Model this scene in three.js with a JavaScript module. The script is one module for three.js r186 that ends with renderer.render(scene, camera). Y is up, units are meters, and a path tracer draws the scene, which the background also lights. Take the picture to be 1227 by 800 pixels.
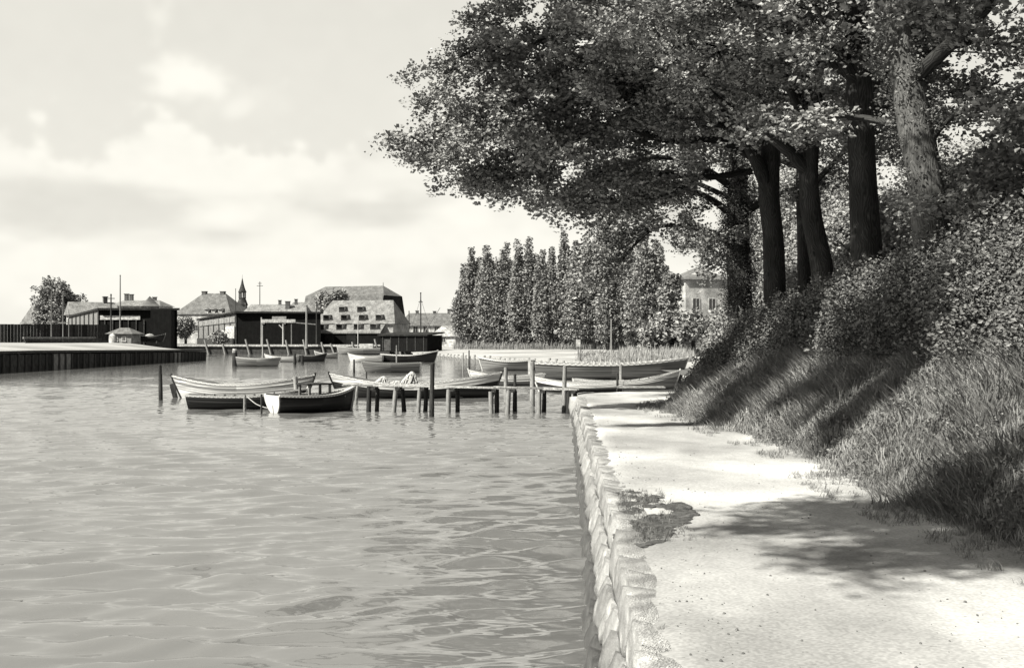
import * as THREE from 'three';
import { mergeGeometries, mergeVertices } from 'three/addons/utils/BufferGeometryUtils.js';

// ---------------------------------------------------------------- camera, sky, sun, exposure
const F = 1364, EYE = 2.7, HZ = 403, CX = 613.5;          // lens length and horizon of the photograph, eye height over the water
const scene = new THREE.Scene();
const camera = new THREE.PerspectiveCamera(2 * Math.atan(400 / F) * 180 / Math.PI, 1024 / 667, 0.1, 4000);
camera.position.set(0, EYE, 0);
camera.lookAt(0, EYE + 3 / F * 100, -100);
const EXPO = 3.3;
const renderer = new THREE.WebGLRenderer({ antialias: true });
renderer.setSize(1024, 667);
renderer.toneMapping = THREE.LinearToneMapping;
renderer.toneMappingExposure = EXPO;
renderer.shadowMap.enabled = true;

const TINT = [1, 0.972, 0.872];                             // warm tone of the old print, carried by the light
const sun = new THREE.DirectionalLight(new THREE.Color().setRGB(...TINT), 4.6);
const SUNDIR = new THREE.Vector3(-0.93, 1.22, 0.37).normalize();
sun.position.copy(SUNDIR).multiplyScalar(200); sun.target.position.set(0, 0, -40);
sun.castShadow = true; sun.shadow.radius = 1.8;
Object.assign(sun.shadow.camera, { left: -160, right: 160, top: 160, bottom: -160, near: 1, far: 600 });
sun.shadow.mapSize.set(4096, 4096);
scene.add(sun, sun.target);

// ---------------------------------------------------------------- noise
function rng(seed) { let a = seed >>> 0; return () => { a = a + 0x6D2B79F5 | 0; let t = Math.imul(a ^ a >>> 15, 1 | a); t = t + Math.imul(t ^ t >>> 7, 61 | t) ^ t; return ((t ^ t >>> 14) >>> 0) / 4294967296; }; }
const hash = (x, y, z) => { let h = Math.imul(x | 0, 374761393) + Math.imul(y | 0, 668265263) + Math.imul(z | 0, 2147483647 ^ 0x5bd1e995) | 0; h = Math.imul(h ^ h >>> 13, 1274126177); return ((h ^ h >>> 16) >>> 0) / 4294967296; };
const sm = (t) => t * t * (3 - 2 * t), lerp = (a, b, t) => a + (b - a) * t, clamp = (x, a = 0, b = 1) => Math.min(b, Math.max(a, x));
const step = (a, b, x) => sm(clamp((x - a) / (b - a)));
function noise(x, y, z = 0, wrap = 0) {
  const X = Math.floor(x), Y = Math.floor(y), Z = Math.floor(z), u = sm(x - X), v = sm(y - Y), w = sm(z - Z);
  let X0 = X, X1 = X + 1, Y0 = Y, Y1 = Y + 1; if (wrap > 0) { X0 = ((X0 % wrap) + wrap) % wrap; X1 = ((X1 % wrap) + wrap) % wrap; Y0 = ((Y0 % wrap) + wrap) % wrap; Y1 = ((Y1 % wrap) + wrap) % wrap; }
  const a0 = hash(X0, Y0, Z), a1 = hash(X1, Y0, Z), a2 = hash(X0, Y1, Z), a3 = hash(X1, Y1, Z), p = a0 + (a1 - a0) * u, q = a2 + (a3 - a2) * u, lo = p + (q - p) * v; if (w === 0) return lo;
  const b0 = hash(X0, Y0, Z + 1), b1 = hash(X1, Y0, Z + 1), b2 = hash(X0, Y1, Z + 1), b3 = hash(X1, Y1, Z + 1), r = b0 + (b1 - b0) * u, t = b2 + (b3 - b2) * u, hi = r + (t - r) * v; return lo + (hi - lo) * w;
}
function fbm(x, y, z = 0, oct = 4, wrap = 0) { let s = 0, a = 0.5, n = 0; for (let i = 0; i < oct; i++) { s += a * noise(x, y, z + i * 7.3, wrap); n += a; a *= 0.5; x *= 2; y *= 2; wrap *= 2; } return s / n; }

// ---------------------------------------------------------------- sky
{
  const W = 2048, Hh = 1024, data = new Float32Array(W * Hh * 4), D = 180 / Math.PI;
  for (let j = 0; j < Hh; j++) {
    const el = ((j + 0.5) / Hh - 0.5) * 180;
    for (let i = 0; i < W; i++) {
      const th = ((i + 0.5) / W - 0.5) * 2 * Math.PI, dx = Math.cos(th), dz = Math.sin(th);
      const az = Math.atan2(dx, -dz) * D;                    // 0 ahead, positive to the right
      const a = az / 360 * 64;                               // wraps after 64 cells
      let v = el < 0 ? 0.88 : lerp(0.87, 0.57, Math.pow(clamp((el - 8) / 70), 0.7));
      if (el >= 0) {
        const n1 = fbm(a * 1.0, el * 0.16, 3, 5, 64), n2 = fbm(a * 2.0, el * 0.55, 9, 5, 128), n3 = fbm(a, el * 0.32, 21, 4, 64);
        const n4 = fbm(a * 7, el * 1.9, 71, 5, 448);
        const top = 9.4 + (n4 - 0.5) * 2.2 + (n1 - 0.5) * 5 + (n2 - 0.5) * 3.0;  // heaped tops of the low cloud bank
        const bank = step(top + 0.2, top - 0.7, el);
        v = lerp(v, 1.0, bank);
        const under = step(0.42, 0.68, fbm(a * 0.8, el * 0.5, 33, 4, 51)) * step(3.2, 4.8, el) * step(8.6, 6.6, el);
        v -= 0.2 * under * bank;
        v -= 0.10 * bank * step(0.5, 0.75, n3);
        const puff = step(0.63, 0.76, fbm(a * 1.3, el * 0.20, 51, 5, 83)) * step(10, 13, el) * step(60, 35, el);
        v = lerp(v, 0.99, puff * 0.9);
        const ca = (az + 15.9) / 1.9, ce = (el - 12.3) / 1.05;  // the single round cloud above the quay
        v = lerp(v, 1.02, step(1.35, 0.5, Math.hypot(ca, ce) + (n2 - 0.5) * 0.9 + (n4 - 0.5) * 0.9));
        v = lerp(v, 0.97, 0.8 * step(1.3, 0.3, Math.hypot((az + 13.6 - (el - 11) * 0.6) / 0.7, (el - 11.0) / 0.6) + (n2 - 0.5) * 0.8));
        v += 0.035 * (n2 - 0.5) + 0.07 * (n4 - 0.5) * (0.4 + 0.6 * bank);
      }
      const o = (j * W + i) * 4;
      for (let c = 0; c < 3; c++) data[o + c] = v / EXPO * [1, 0.975, 0.885][c];
      data[o + 3] = 1;
    }
  }
  const sky = new THREE.DataTexture(data, W, Hh, THREE.RGBAFormat, THREE.FloatType);
  sky.mapping = THREE.EquirectangularReflectionMapping; sky.magFilter = sky.minFilter = THREE.LinearFilter; sky.needsUpdate = true;
  scene.background = sky; scene.environment = sky;
}

// ---------------------------------------------------------------- helpers
const V = (x, y, z) => new THREE.Vector3(x, y, z);
const wx = (px, d) => (px - CX) / F * d, wy = (py, d) => EYE - (py - HZ) / F * d;   // metres from a bearing at a distance
const at = (px, py, d) => V(wx(px, d), wy(py, d), -d);
const dist = (py, y = 0) => (EYE - y) * F / (py - HZ);
const taken = {};
const numbered = (n) => { const k = taken[n] = (taken[n] ?? -1) + 1; return k ? n + '_' + String(k).padStart(3, '0') : n; };
function tag(o, label, category, group, kind) { if (label) o.userData.label = label; if (category) o.userData.category = category; if (group) o.userData.group = group; if (kind) o.userData.kind = kind; return o; }
function thing(name, label, category, [x, y, z] = [0, 0, 0], turn = 0, group) { const o = new THREE.Group(); o.name = numbered(name); o.position.set(x, y, z); o.rotation.y = turn; scene.add(o); return tag(o, label, category, group); }
function mesh(name, geos, m, parent = scene) {
  const list = [].concat(geos).map((g) => { const q = g.index ? g.toNonIndexed() : g; for (const k of Object.keys(q.attributes)) if (!['position', 'normal', 'uv'].includes(k)) q.deleteAttribute(k); if (!q.attributes.uv) q.setAttribute('uv', new THREE.BufferAttribute(new Float32Array(q.attributes.position.count * 2), 2)); return q; });
  const o = new THREE.Mesh(list.length > 1 ? mergeGeometries(list) : list[0], m);
  o.name = parent === scene ? numbered(name) : name; o.castShadow = o.receiveShadow = true; parent.add(o); return o;
}
function struct(name, geos, m) { return tag(mesh(name, geos, m), null, null, null, 'structure'); }
function boxUV(g) {                                           // texture coordinates in metres, by the main direction of each face
  if (g.index) g = g.toNonIndexed();
  const p = g.attributes.position, n = p.count, uv = new Float32Array(n * 2), a = V(), b = V(), c = V();
  for (let i = 0; i < n; i += 3) {
    a.fromBufferAttribute(p, i); b.fromBufferAttribute(p, i + 1); c.fromBufferAttribute(p, i + 2);
    const nn = b.clone().sub(a).cross(c.clone().sub(a)), ax = Math.abs(nn.x), ay = Math.abs(nn.y), az = Math.abs(nn.z);
    [a, b, c].forEach((q, k) => { const u = ax > ay && ax > az ? [q.z, q.y] : ay > az ? [q.x, q.z] : [q.x, q.y]; uv.set(u, (i + k) * 2); });
  }
  g.setAttribute('uv', new THREE.BufferAttribute(uv, 2)); return g;
}
const box = (w, h, d, x = 0, y = 0, z = 0, ry = 0, rx = 0, rz = 0) => { let g = boxUV(new THREE.BoxGeometry(w, h, d)); if (rz) g.rotateZ(rz); if (rx) g.rotateX(rx); if (ry) g.rotateY(ry); return g.translate(x, y, z); };
function bar(a, b, r0, r1 = r0, seg = 7) {                    // round bar from a to b
  const d = b.clone().sub(a), g = new THREE.CylinderGeometry(r1, r0, d.length(), seg);
  g.applyQuaternion(new THREE.Quaternion().setFromUnitVectors(V(0, 1, 0), d.clone().normalize()));
  const m = a.clone().add(b).multiplyScalar(0.5); return g.translate(m.x, m.y, m.z);
}
function beam(a, b, w, h) {                                    // squared timber from a to b
  const d = b.clone().sub(a), L = d.length(), g = boxUV(new THREE.BoxGeometry(L, h, w));
  const yaw = Math.atan2(-d.z, d.x), pitch = Math.asin(d.y / L); g.rotateZ(pitch); g.rotateY(yaw);
  const m = a.clone().add(b).multiplyScalar(0.5); return g.translate(m.x, m.y, m.z);
}
function faces(polys) {                                        // flat polygons (lists of points) as one geometry, uv in metres in each plane
  const pos = [], uv = [];
  for (const q of polys) {
    const n = q[1].clone().sub(q[0]).cross(q[q.length - 1].clone().sub(q[0])).normalize();
    const e = Math.abs(n.y) > 0.95 ? V(1, 0, 0) : V(-n.z, 0, n.x).negate().normalize(), f = n.clone().cross(e);
    for (let i = 1; i < q.length - 1; i++) for (const p of [q[0], q[i], q[i + 1]]) { pos.push(p.x, p.y, p.z); uv.push(p.dot(e), p.dot(f)); }
  }
  const g = new THREE.BufferGeometry();
  g.setAttribute('position', new THREE.Float32BufferAttribute(pos, 3)); g.setAttribute('uv', new THREE.Float32BufferAttribute(uv, 2)); g.computeVertexNormals(); return g;
}
function grid(nu, nv, fn, uvs = 1) {                           // fn(s, t) -> point
  const pos = [], uv = [], idx = [];
  for (let j = 0; j <= nv; j++) for (let i = 0; i <= nu; i++) { const p = fn(i / nu, j / nv); pos.push(p.x, p.y, p.z); uv.push(p.x * uvs, -p.z * uvs); }
  for (let j = 0; j < nv; j++) for (let i = 0; i < nu; i++) { const a = j * (nu + 1) + i, b = a + 1, c = a + nu + 1, d = c + 1; idx.push(a, b, d, a, d, c); }
  const g = new THREE.BufferGeometry(); g.setAttribute('position', new THREE.Float32BufferAttribute(pos, 3)); g.setAttribute('uv', new THREE.Float32BufferAttribute(uv, 2)); g.setIndex(idx); g.computeVertexNormals(); return g;
}
function tube(points, radii, seg = 8, wob = 0, seed = 1) {     // tapered, slightly uneven branch
  const c = new THREE.CatmullRomCurve3(points), n = Math.max(2, Math.min(40, (points.length - 1) * 5)), pos = [], uv = [], idx = [], L = c.getLength();
  const fr = c.computeFrenetFrames(n, false), p = V();
  for (let i = 0; i <= n; i++) {
    const t = i / n; c.getPointAt(t, p); const k = t * (radii.length - 1), k0 = Math.min(radii.length - 2, Math.floor(k)), r = lerp(radii[k0], radii[k0 + 1], k - k0);
    for (let j = 0; j <= seg; j++) {
      const a = j % seg / seg * Math.PI * 2, rr = r * (1 + wob * (noise(Math.cos(a) * 1.5 + seed, Math.sin(a) * 1.5, t * L * 1.2) - 0.5) * 2);
      const q = fr.normals[i].clone().multiplyScalar(Math.cos(a) * rr).addScaledVector(fr.binormals[i], Math.sin(a) * rr).add(p);
      pos.push(q.x, q.y, q.z); uv.push(j / seg * Math.PI * 2 * radii[0], t * L);
    }
  }
  for (let i = 0; i < n; i++) for (let j = 0; j < seg; j++) { const a = i * (seg + 1) + j; idx.push(a, a + 1, a + seg + 2, a, a + seg + 2, a + seg + 1); }
  const g = new THREE.BufferGeometry(); g.setAttribute('position', new THREE.Float32BufferAttribute(pos, 3)); g.setAttribute('uv', new THREE.Float32BufferAttribute(uv, 2)); g.setIndex(idx); g.computeVertexNormals(); return g.toNonIndexed();
}
function copies(name, geo, m, list, parent, tone) {            // list of Matrix4; tone(i) gives a grey factor
  const o = new THREE.InstancedMesh(geo, m, list.length), c = new THREE.Color();
  list.forEach((q, i) => { o.setMatrixAt(i, q); const t = tone ? tone(i) : 1; o.setColorAt(i, c.setRGB(t, t, t)); });
  o.name = parent === scene ? numbered(name) : name; o.castShadow = o.receiveShadow = true; o.userData.kind = 'stuff'; parent.add(o); return o;
}
const place = (() => { const q = new THREE.Quaternion(), e = new THREE.Euler(), s = V(); return (p, rx, ry, rz, k, ky = k) => new THREE.Matrix4().compose(p, q.setFromEuler(e.set(rx, ry, rz, 'YXZ')), s.set(k, ky, k)); })();

// ---------------------------------------------------------------- textures and materials (greys: the print has no colours)
function tex(size, fn, srgb = true) {
  const d = new Uint8Array(size * size * 4);
  for (let j = 0; j < size; j++) for (let i = 0; i < size; i++) { const v = clamp(fn(i / size, j / size)) * 255, o = (j * size + i) * 4; d[o] = d[o + 1] = d[o + 2] = v; d[o + 3] = 255; }
  const t = new THREE.DataTexture(d, size, size); t.wrapS = t.wrapT = THREE.RepeatWrapping; t.magFilter = t.minFilter = THREE.LinearFilter; if (srgb) t.colorSpace = THREE.SRGBColorSpace; t.needsUpdate = true; return t;
}
const rep = (t, x, y = x) => { const c = t.clone(); c.repeat.set(x, y); c.needsUpdate = true; return c; };
const grainT = tex(512, (u, v) => 0.62 + 0.5 * (fbm(u * 8, v * 8, 1, 6, 8) - 0.5) + 0.35 * (noise(u * 128, v * 128, 4, 128) - 0.5));
const woodT = tex(512, (u, v) => 0.68 + 0.5 * (fbm(u * 64, v * 4, 2, 3, 64) - 0.5) * 1.2 + 0.3 * (fbm(u * 8, v * 8, 6, 4, 8) - 0.5));
const barkT = tex(512, (u, v) => { const w = fbm(u * 8, v * 8, 3, 3, 8); const r = Math.abs(((u * 24 + w * 5) % 1) - 0.5) * 2; return 0.5 + 0.26 * r * (0.6 + 0.6 * fbm(u * 32, v * 8, 5, 3, 32)) + 0.25 * (fbm(u * 8, v * 8, 8, 5, 8) - 0.5); });
const stoneT = tex(512, (u, v) => 0.66 + 0.75 * (fbm(u * 4, v * 4, 12, 7, 4) - 0.5) + 0.25 * (noise(u * 128, v * 128, 14, 128) - 0.5));
const roofT = tex(512, (u, v) => 0.66 + 0.4 * (fbm(u * 16, v * 16, 17, 4, 16) - 0.5) + 0.16 * (hash(Math.floor(u * 64), Math.floor(v * 32), 3) - 0.5) + ((v * 32) % 1 < 0.22 ? -0.12 : 0));
const rippleT = tex(512, (u, v) => 0.5 + 0.9 * (fbm(u * 12, v * 24, 91, 3, 12) - 0.5) + 0.25 * (Math.sin((v * 22 + 1.6 * noise(u * 6, v * 6, 3, 6)) * 6.2832) * 0.3), false);
const sandT = tex(1024, (u, v) => 0.78 + 0.5 * (fbm(u * 3, v * 3, 22, 7, 3) - 0.5) + 0.13 * (noise(u * 256, v * 256, 24, 256) - 0.5) - (noise(u * 128, v * 128, 27, 128) > 0.96 ? 0.12 : 0));
const g3 = (v) => new THREE.Color().setRGB(v, v, v);
function mat(v, o = {}) { const m = new (v < 0.09 ? THREE.MeshPhysicalMaterial : THREE.MeshStandardMaterial)({ color: g3(v), roughness: o.rough ?? 0.9, metalness: 0, side: THREE.DoubleSide }); if (v < 0.09 && (o.rough ?? 0.9) > 0.4) m.specularIntensity = 0.15; if (o.t) m.map = o.t; if (o.b) { m.bumpMap = o.b; m.bumpScale = o.bs ?? 0.01; } if (o.vc) m.vertexColors = true; return m; }
const M = {
  blackWood: mat(0.007, { t: rep(woodT, 0.35), rough: 0.8 }), darkWood: mat(0.075, { t: rep(woodT, 0.5), rough: 0.85 }), midWood: mat(0.22, { t: rep(woodT, 0.5) }), paleWood: mat(0.48, { t: rep(woodT, 0.5) }),
  pile: mat(0.06, { t: rep(barkT, 0.8, 0.5), rough: 0.85 }), palePile: mat(0.36, { t: rep(barkT, 0.8, 0.5), rough: 0.9 }),
  white: mat(0.74, { t: rep(grainT, 0.5), rough: 0.6 }), boatWhite: mat(0.72, { t: rep(woodT, 0.3), rough: 0.5 }), boatGrey: mat(0.24, { t: rep(woodT, 0.3), rough: 0.6 }), boatDark: mat(0.04, { t: rep(woodT, 0.3), rough: 0.5 }), boatInner: mat(0.26, { t: rep(woodT, 0.4), rough: 0.8 }),
  render: mat(0.55, { t: rep(grainT, 0.2) }), renderDim: mat(0.36, { t: rep(grainT, 0.2) }),
  roofPale: mat(0.27, { t: rep(roofT, 0.12) }), roofMid: mat(0.17, { t: rep(roofT, 0.12) }), roofDark: mat(0.04, { t: rep(roofT, 0.12) }),
  gable: mat(0.03, { t: rep(grainT, 0.2) }), glass: mat(0.02, { rough: 0.15 }), brick: mat(0.14, { t: rep(grainT, 0.3) }), slate: mat(0.08, { t: rep(roofT, 0.2) }),
  algae: mat(0.1, { t: rep(stoneT, 0.7), b: rep(stoneT, 0.7), bs: 0.02, rough: 0.5 }), stone: [0.50, 0.40, 0.32, 0.46].map((v, i) => mat(v, { t: rep(stoneT, 0.55 + i * 0.08), b: rep(stoneT, 0.55 + i * 0.08), bs: 0.025 })), joint: mat(0.13, { t: rep(stoneT, 0.8) }),
  sand: mat(0.43, { vc: true, t: rep(sandT, 0.21), b: rep(sandT, 0.21), bs: 0.008 }), soil: mat(0.10, { t: rep(sandT, 0.4), b: rep(sandT, 0.4), bs: 0.03 }), beach: mat(0.36, { t: rep(sandT, 0.05) }), yard: mat(0.30, { t: rep(sandT, 0.07) }),
  bark: mat(0.085, { t: rep(barkT, 0.6, 0.4), b: rep(barkT, 0.6, 0.4), bs: 0.02 }), barkPale: mat(0.15, { t: rep(barkT, 0.6, 0.4), b: rep(barkT, 0.6, 0.4), bs: 0.02 }), twig: mat(0.06),
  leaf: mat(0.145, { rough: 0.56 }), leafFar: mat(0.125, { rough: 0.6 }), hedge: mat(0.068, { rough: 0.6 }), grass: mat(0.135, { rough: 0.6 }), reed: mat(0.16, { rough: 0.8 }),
  net: mat(0.2, { t: rep(grainT, 3), b: rep(grainT, 3), bs: 0.05 }), rope: mat(0.3), iron: mat(0.05, { rough: 0.5 }),
};
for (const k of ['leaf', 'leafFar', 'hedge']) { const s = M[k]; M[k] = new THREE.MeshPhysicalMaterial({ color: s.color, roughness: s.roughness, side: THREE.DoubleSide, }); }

// ---------------------------------------------------------------- water
const tab = (xs, ys) => (x) => { if (x <= xs[0]) return ys[0] + (ys[1] - ys[0]) * (x - xs[0]) / (xs[1] - xs[0]); for (let i = 1; i < xs.length; i++) if (x <= xs[i] || i === xs.length - 1) return lerp(ys[i - 1], ys[i], Math.min(1.6, (x - xs[i - 1]) / (xs[i] - xs[i - 1]))); };
const wallFoot = tab([1, 10.8, 12.4, 17, 23.5, 29, 37.6], [0.16, 0.75, 0.84, 1.08, 1.36, 1.62, 2.0]);
const batter = (d) => lerp(0.34, 0.2, clamp((d - 12) / 26)), wallTop = (d) => wallFoot(d) + batter(d);
const bankFoot = tab([1, 11.6, 14.9, 18, 21.5, 24.4, 31.7, 33.5, 36, 40], [5.0, 4.85, 4.65, 4.95, 4.9, 4.6, 4.2, 4.5, 5.6, 9.5]);
{
  const R = rng(5), waves = [];
  for (let i = 0; i < 30; i++) {
    const len = 0.15 * Math.pow(1.25 / 0.15, i / 29), a = (R() - 0.5) * 0.95 + 0.08, slope = 0.068 * (0.6 + R() * 0.8) * (len > 0.3 && len < 0.8 ? 1.3 : 0.65);
    waves.push({ kx: Math.sin(a) * 2 * Math.PI / len, kz: Math.cos(a) * 2 * Math.PI / len, amp: slope * len / (2 * Math.PI), ph: R() * 6.28, len });
  }
  const wave = (x, z, d, sp) => {
    const wxn = x + 0.7 * (fbm(x * 0.5, z * 0.5, 2, 2) - 0.5), wzn = z + 0.9 * (fbm(x * 0.45 + 9, z * 0.45, 5, 2) - 0.5), gust = 0.55 + 0.9 * fbm(x * 0.16, z * 0.22, 8, 3);
    let y = 0; for (const w of waves) { const k = clamp((w.len / sp - 2) / 2); if (k > 0) y += k * w.amp * Math.sin(w.kx * wxn + w.kz * wzn + w.ph); }
    return y * gust;
  };
  const na = 430, nr = 900, near = 5, far = 300;
  const g = grid(na, nr, (s, t) => { const an = lerp(-0.76, 0.34, s), d = near * Math.pow(far / near, t), x = Math.sin(an) * d, z = -Math.cos(an) * d; return V(x, wave(x, z, d, d * 0.0046), z); });
  const sheet = grid(4, 4, (s, t) => V(lerp(-900, 600, s), -0.25, lerp(60, -420, t)));
  const m = new THREE.MeshPhysicalMaterial({ bumpMap: rep(rippleT, 0.38, 0.38), bumpScale: 0.008, color: g3(0.08), roughness: 0.06, ior: 2.33, specularIntensity: 1, metalness: 0, side: THREE.DoubleSide });
  struct('water', [g, sheet], m);
}

// ---------------------------------------------------------------- path, bank and plateau on the right
const PATH = 0.7;
const pathY = (x, d) => PATH + 0.05 * (fbm(x * 0.5, d * 0.5, 4, 4) - 0.5) + 0.03 * (noise(x * 2.2, d * 2.2, 6) - 0.5) - 0.035 * step(0.3, 0, x - wallTop(d));
const bankY = (x, d) => {
  const s = x - bankFoot(d), k = lerp(1.82, 1.1, step(26, 37, d)), low = 0.62;
  const up = k * (0.12 * step(0, 0.5, s) + 0.88 * step(-0.1, 1, s / 2.7)) + 0.25 * clamp((s - 2.6) / 6);
  const n = 0.5 * (fbm(x * 1.1, d * 1.1, 3, 3) - 0.5) * step(0.1, 0.9, s) + 0.1 * (noise(x * 3, d * 3, 8) - 0.5) * step(0, 0.4, s);
  return low + (up + n) * step(60, 42, d);
};
{
  const pg = grid(90, 420, (s, t) => { const d = lerp(-4, 41.2, t), dd = Math.max(d, 1), e = (fbm(d * 1.4, 3, 1, 3) - 0.5) * 0.25; const a = wallTop(dd) + 0.03 + e * 0.4, b = Math.max(bankFoot(dd) + 0.7, d > 34 ? 12 : 0), x = lerp(a, b, s); return V(x, pathY(x, d), -d); });
  const pp = pg.attributes.position, pc = new Float32Array(pp.count * 3); for (let i = 0; i < pp.count; i++) { const x = pp.getX(i), z = pp.getZ(i), n = 0.62 * step(0.3, 0.72, fbm(x * 0.75, z * 0.3, 61, 5)) + 0.38 * fbm(x * 3.2, z * 2.2, 66, 4), v = 1.2 - 0.62 * n; pc[i * 3] = pc[i * 3 + 1] = pc[i * 3 + 2] = v; }
  pg.setAttribute('color', new THREE.BufferAttribute(pc, 3)); const po = new THREE.Mesh(pg, M.sand); po.name = 'path'; po.castShadow = po.receiveShadow = true; po.userData.kind = 'structure'; scene.add(po);
  struct('grass_bank', grid(110, 220, (s, t) => { const d = lerp(-8, 75, t), f = bankFoot(clamp(d, 1, 40)), x = f - 0.3 + 4.5 * s + 45 * Math.max(0, s - 0.55) ** 2 * 4; return V(x, bankY(x, clamp(d, 1, 75)), -d); }), M.soil);
}
// ---------------------------------------------------------------- stone quay wall, stone by stone
{
  const w = thing('quay_wall', 'sunlit battered stone quay wall between the water and the sandy path', 'wall', [0, 0, 0]);
  const pts = []; for (let d = -2; d <= 37.8; d += 0.6) pts.push(d);
  mesh('joint_filling', grid(pts.length - 1, 1, (s, t) => { const d = lerp(-2, 37.8, s), k = Math.max(d, 1); return V(lerp(wallFoot(k) + 0.10, wallTop(k) + 0.16, t), lerp(-0.3, PATH - 0.12, t), -d); }), M.joint, w);
  mesh('end_filling', grid(1, 1, (s, t) => V(lerp(2.2, 9, s), lerp(-0.3, PATH - 0.08, t), -lerp(38, 41.3, s))), M.joint, w);
  const R = rng(71), kinds = [];
  for (let v = 0; v < 9; v++) {
    const g = mergeVertices((() => { const b = new THREE.BoxGeometry(1, 1, 1, 4, 4, 3); b.deleteAttribute('normal'); b.deleteAttribute('uv'); return b; })()), p = g.attributes.position, q = V();
    for (let i = 0; i < p.count; i++) {
      q.fromBufferAttribute(p, i); const r = Math.max(Math.abs(q.x), Math.abs(q.y), Math.abs(q.z)), round = q.clone().normalize().multiplyScalar(0.62);
      q.lerp(round, 0.13); q.multiplyScalar(1 + 0.2 * (fbm(q.x * 2.4 + v * 9, q.y * 2.4, q.z * 2.4 + v, 3) - 0.5) * (r + 0.4)); p.setXYZ(i, q.x, q.y, q.z);
    }
    g.computeVertexNormals(); const ng = g.toNonIndexed(), pp = ng.attributes.position, uv = new Float32Array(pp.count * 2); for (let i = 0; i < pp.count; i++) uv.set([pp.getX(i) + pp.getZ(i) * 0.7 + v * 0.37, pp.getY(i) + pp.getZ(i) * 0.5], i * 2); ng.setAttribute('uv', new THREE.BufferAttribute(uv, 2)); kinds.push(ng);
  }
  let n = 0;
  [[-0.2, 0.1], [0.09, 0.4], [0.39, 0.68]].forEach(([a, b], row) => {
    let d = 3.2 + row * 0.23;
    while (d < 37.9) {
      const L = 0.34 + R() * 0.45, mid = d + L / 2, y = (a + b) / 2 + (row < 2 ? (R() - 0.5) * 0.05 : 0), x = lerp(wallFoot(mid), wallTop(mid), clamp(y / PATH, -0.2, 1)) + 0.19 + (R() - 0.5) * 0.05;
      const o = mesh('stone', kinds[n % 9], row === 0 ? M.algae : M.stone[Math.floor(R() * 4)], w); n++;
      o.position.set(x, y, -mid); o.scale.set(0.42 + R() * 0.05, (b - a) * 1.03, L * 1.02); o.rotation.set((R() - 0.5) * 0.12, (R() - 0.5) * 0.1, (row === 2 ? -0.2 : -0.36) + (R() - 0.5) * 0.1);
      d += L;
    }
  });
  for (let k = 0; k < 9; k++) { const x = 2.35 + k * 0.7, o = mesh('stone', kinds[k], M.stone[k % 4], w); o.position.set(x, 0.33, -38.2 - k * 0.32); o.scale.set(0.74, 0.72, 0.5); o.rotation.y = 0.42; }
}
// ---------------------------------------------------------------- foliage pieces
function leafClump(n, spread, len, wid, seed, droop = 0.25) {
  const R = rng(seed), pos = [];
  for (let i = 0; i < n; i++) {
    const c = V(R() - 0.5, (R() - 0.5) * 0.75, R() - 0.5).multiplyScalar(spread * 2), a = R() * 6.28, dir = V(Math.cos(a), -droop + (R() - 0.5) * 0.9, Math.sin(a)).normalize();
    const side = V(R() - 0.5, (R() - 0.5) * 0.8, R() - 0.5).cross(dir).normalize(), nrm = dir.clone().cross(side), k = 0.7 + R() * 0.6;
    const p0 = c.clone().addScaledVector(dir, -len * k / 2), p2 = c.clone().addScaledVector(dir, len * k / 2), p1 = c.clone().addScaledVector(side, wid * k / 2).addScaledVector(nrm, wid * 0.18), p3 = c.clone().addScaledVector(side, -wid * k / 2).addScaledVector(nrm, wid * 0.18);
    for (const q of [p0, p1, p2, p0, p2, p3]) pos.push(q.x, q.y, q.z);
  }
  const g = new THREE.BufferGeometry(); g.setAttribute('position', new THREE.Float32BufferAttribute(pos, 3)); g.computeVertexNormals(); return g;
}
const clumpNear = leafClump(17, 0.27, 0.105, 0.072, 11), clumpHedge = leafClump(18, 0.19, 0.066, 0.047, 12), clumpFar = leafClump(9, 0.42, 0.42, 0.3, 13, -0.5), clumpMid = leafClump(18, 0.36, 0.15, 0.1, 14);
function blades(n, h, w, lean, seed, spread = 0.09) {
  const R = rng(seed), pos = [];
  for (let i = 0; i < n; i++) {
    const x = (R() - 0.5) * 2 * spread, z = (R() - 0.5) * 2 * spread, a = R() * 6.28, hh = h * (0.55 + R() * 0.7), ax = Math.cos(a) * w, az = Math.sin(a) * w, lx = -lean * (0.4 + R()) * hh + (R() - 0.5) * hh * 0.5, lz = (R() - 0.5) * hh * 0.7 + lean * 0.3 * hh;
    const A = [x - ax, 0, z - az], B = [x + ax, 0, z + az], C = [x + lx * 0.4 - ax * 0.8, hh * 0.6, z + lz * 0.4 - az * 0.8], D = [x + lx * 0.4 + ax * 0.8, hh * 0.6, z + lz * 0.4 + az * 0.8], E = [x + lx, hh * 0.92, z + lz];
    pos.push(...A, ...B, ...D, ...A, ...D, ...C, ...C, ...D, ...E);
  }
  const g = new THREE.BufferGeometry(); g.setAttribute('position', new THREE.Float32BufferAttribute(pos, 3)); g.computeVertexNormals(); return g;
}
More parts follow.
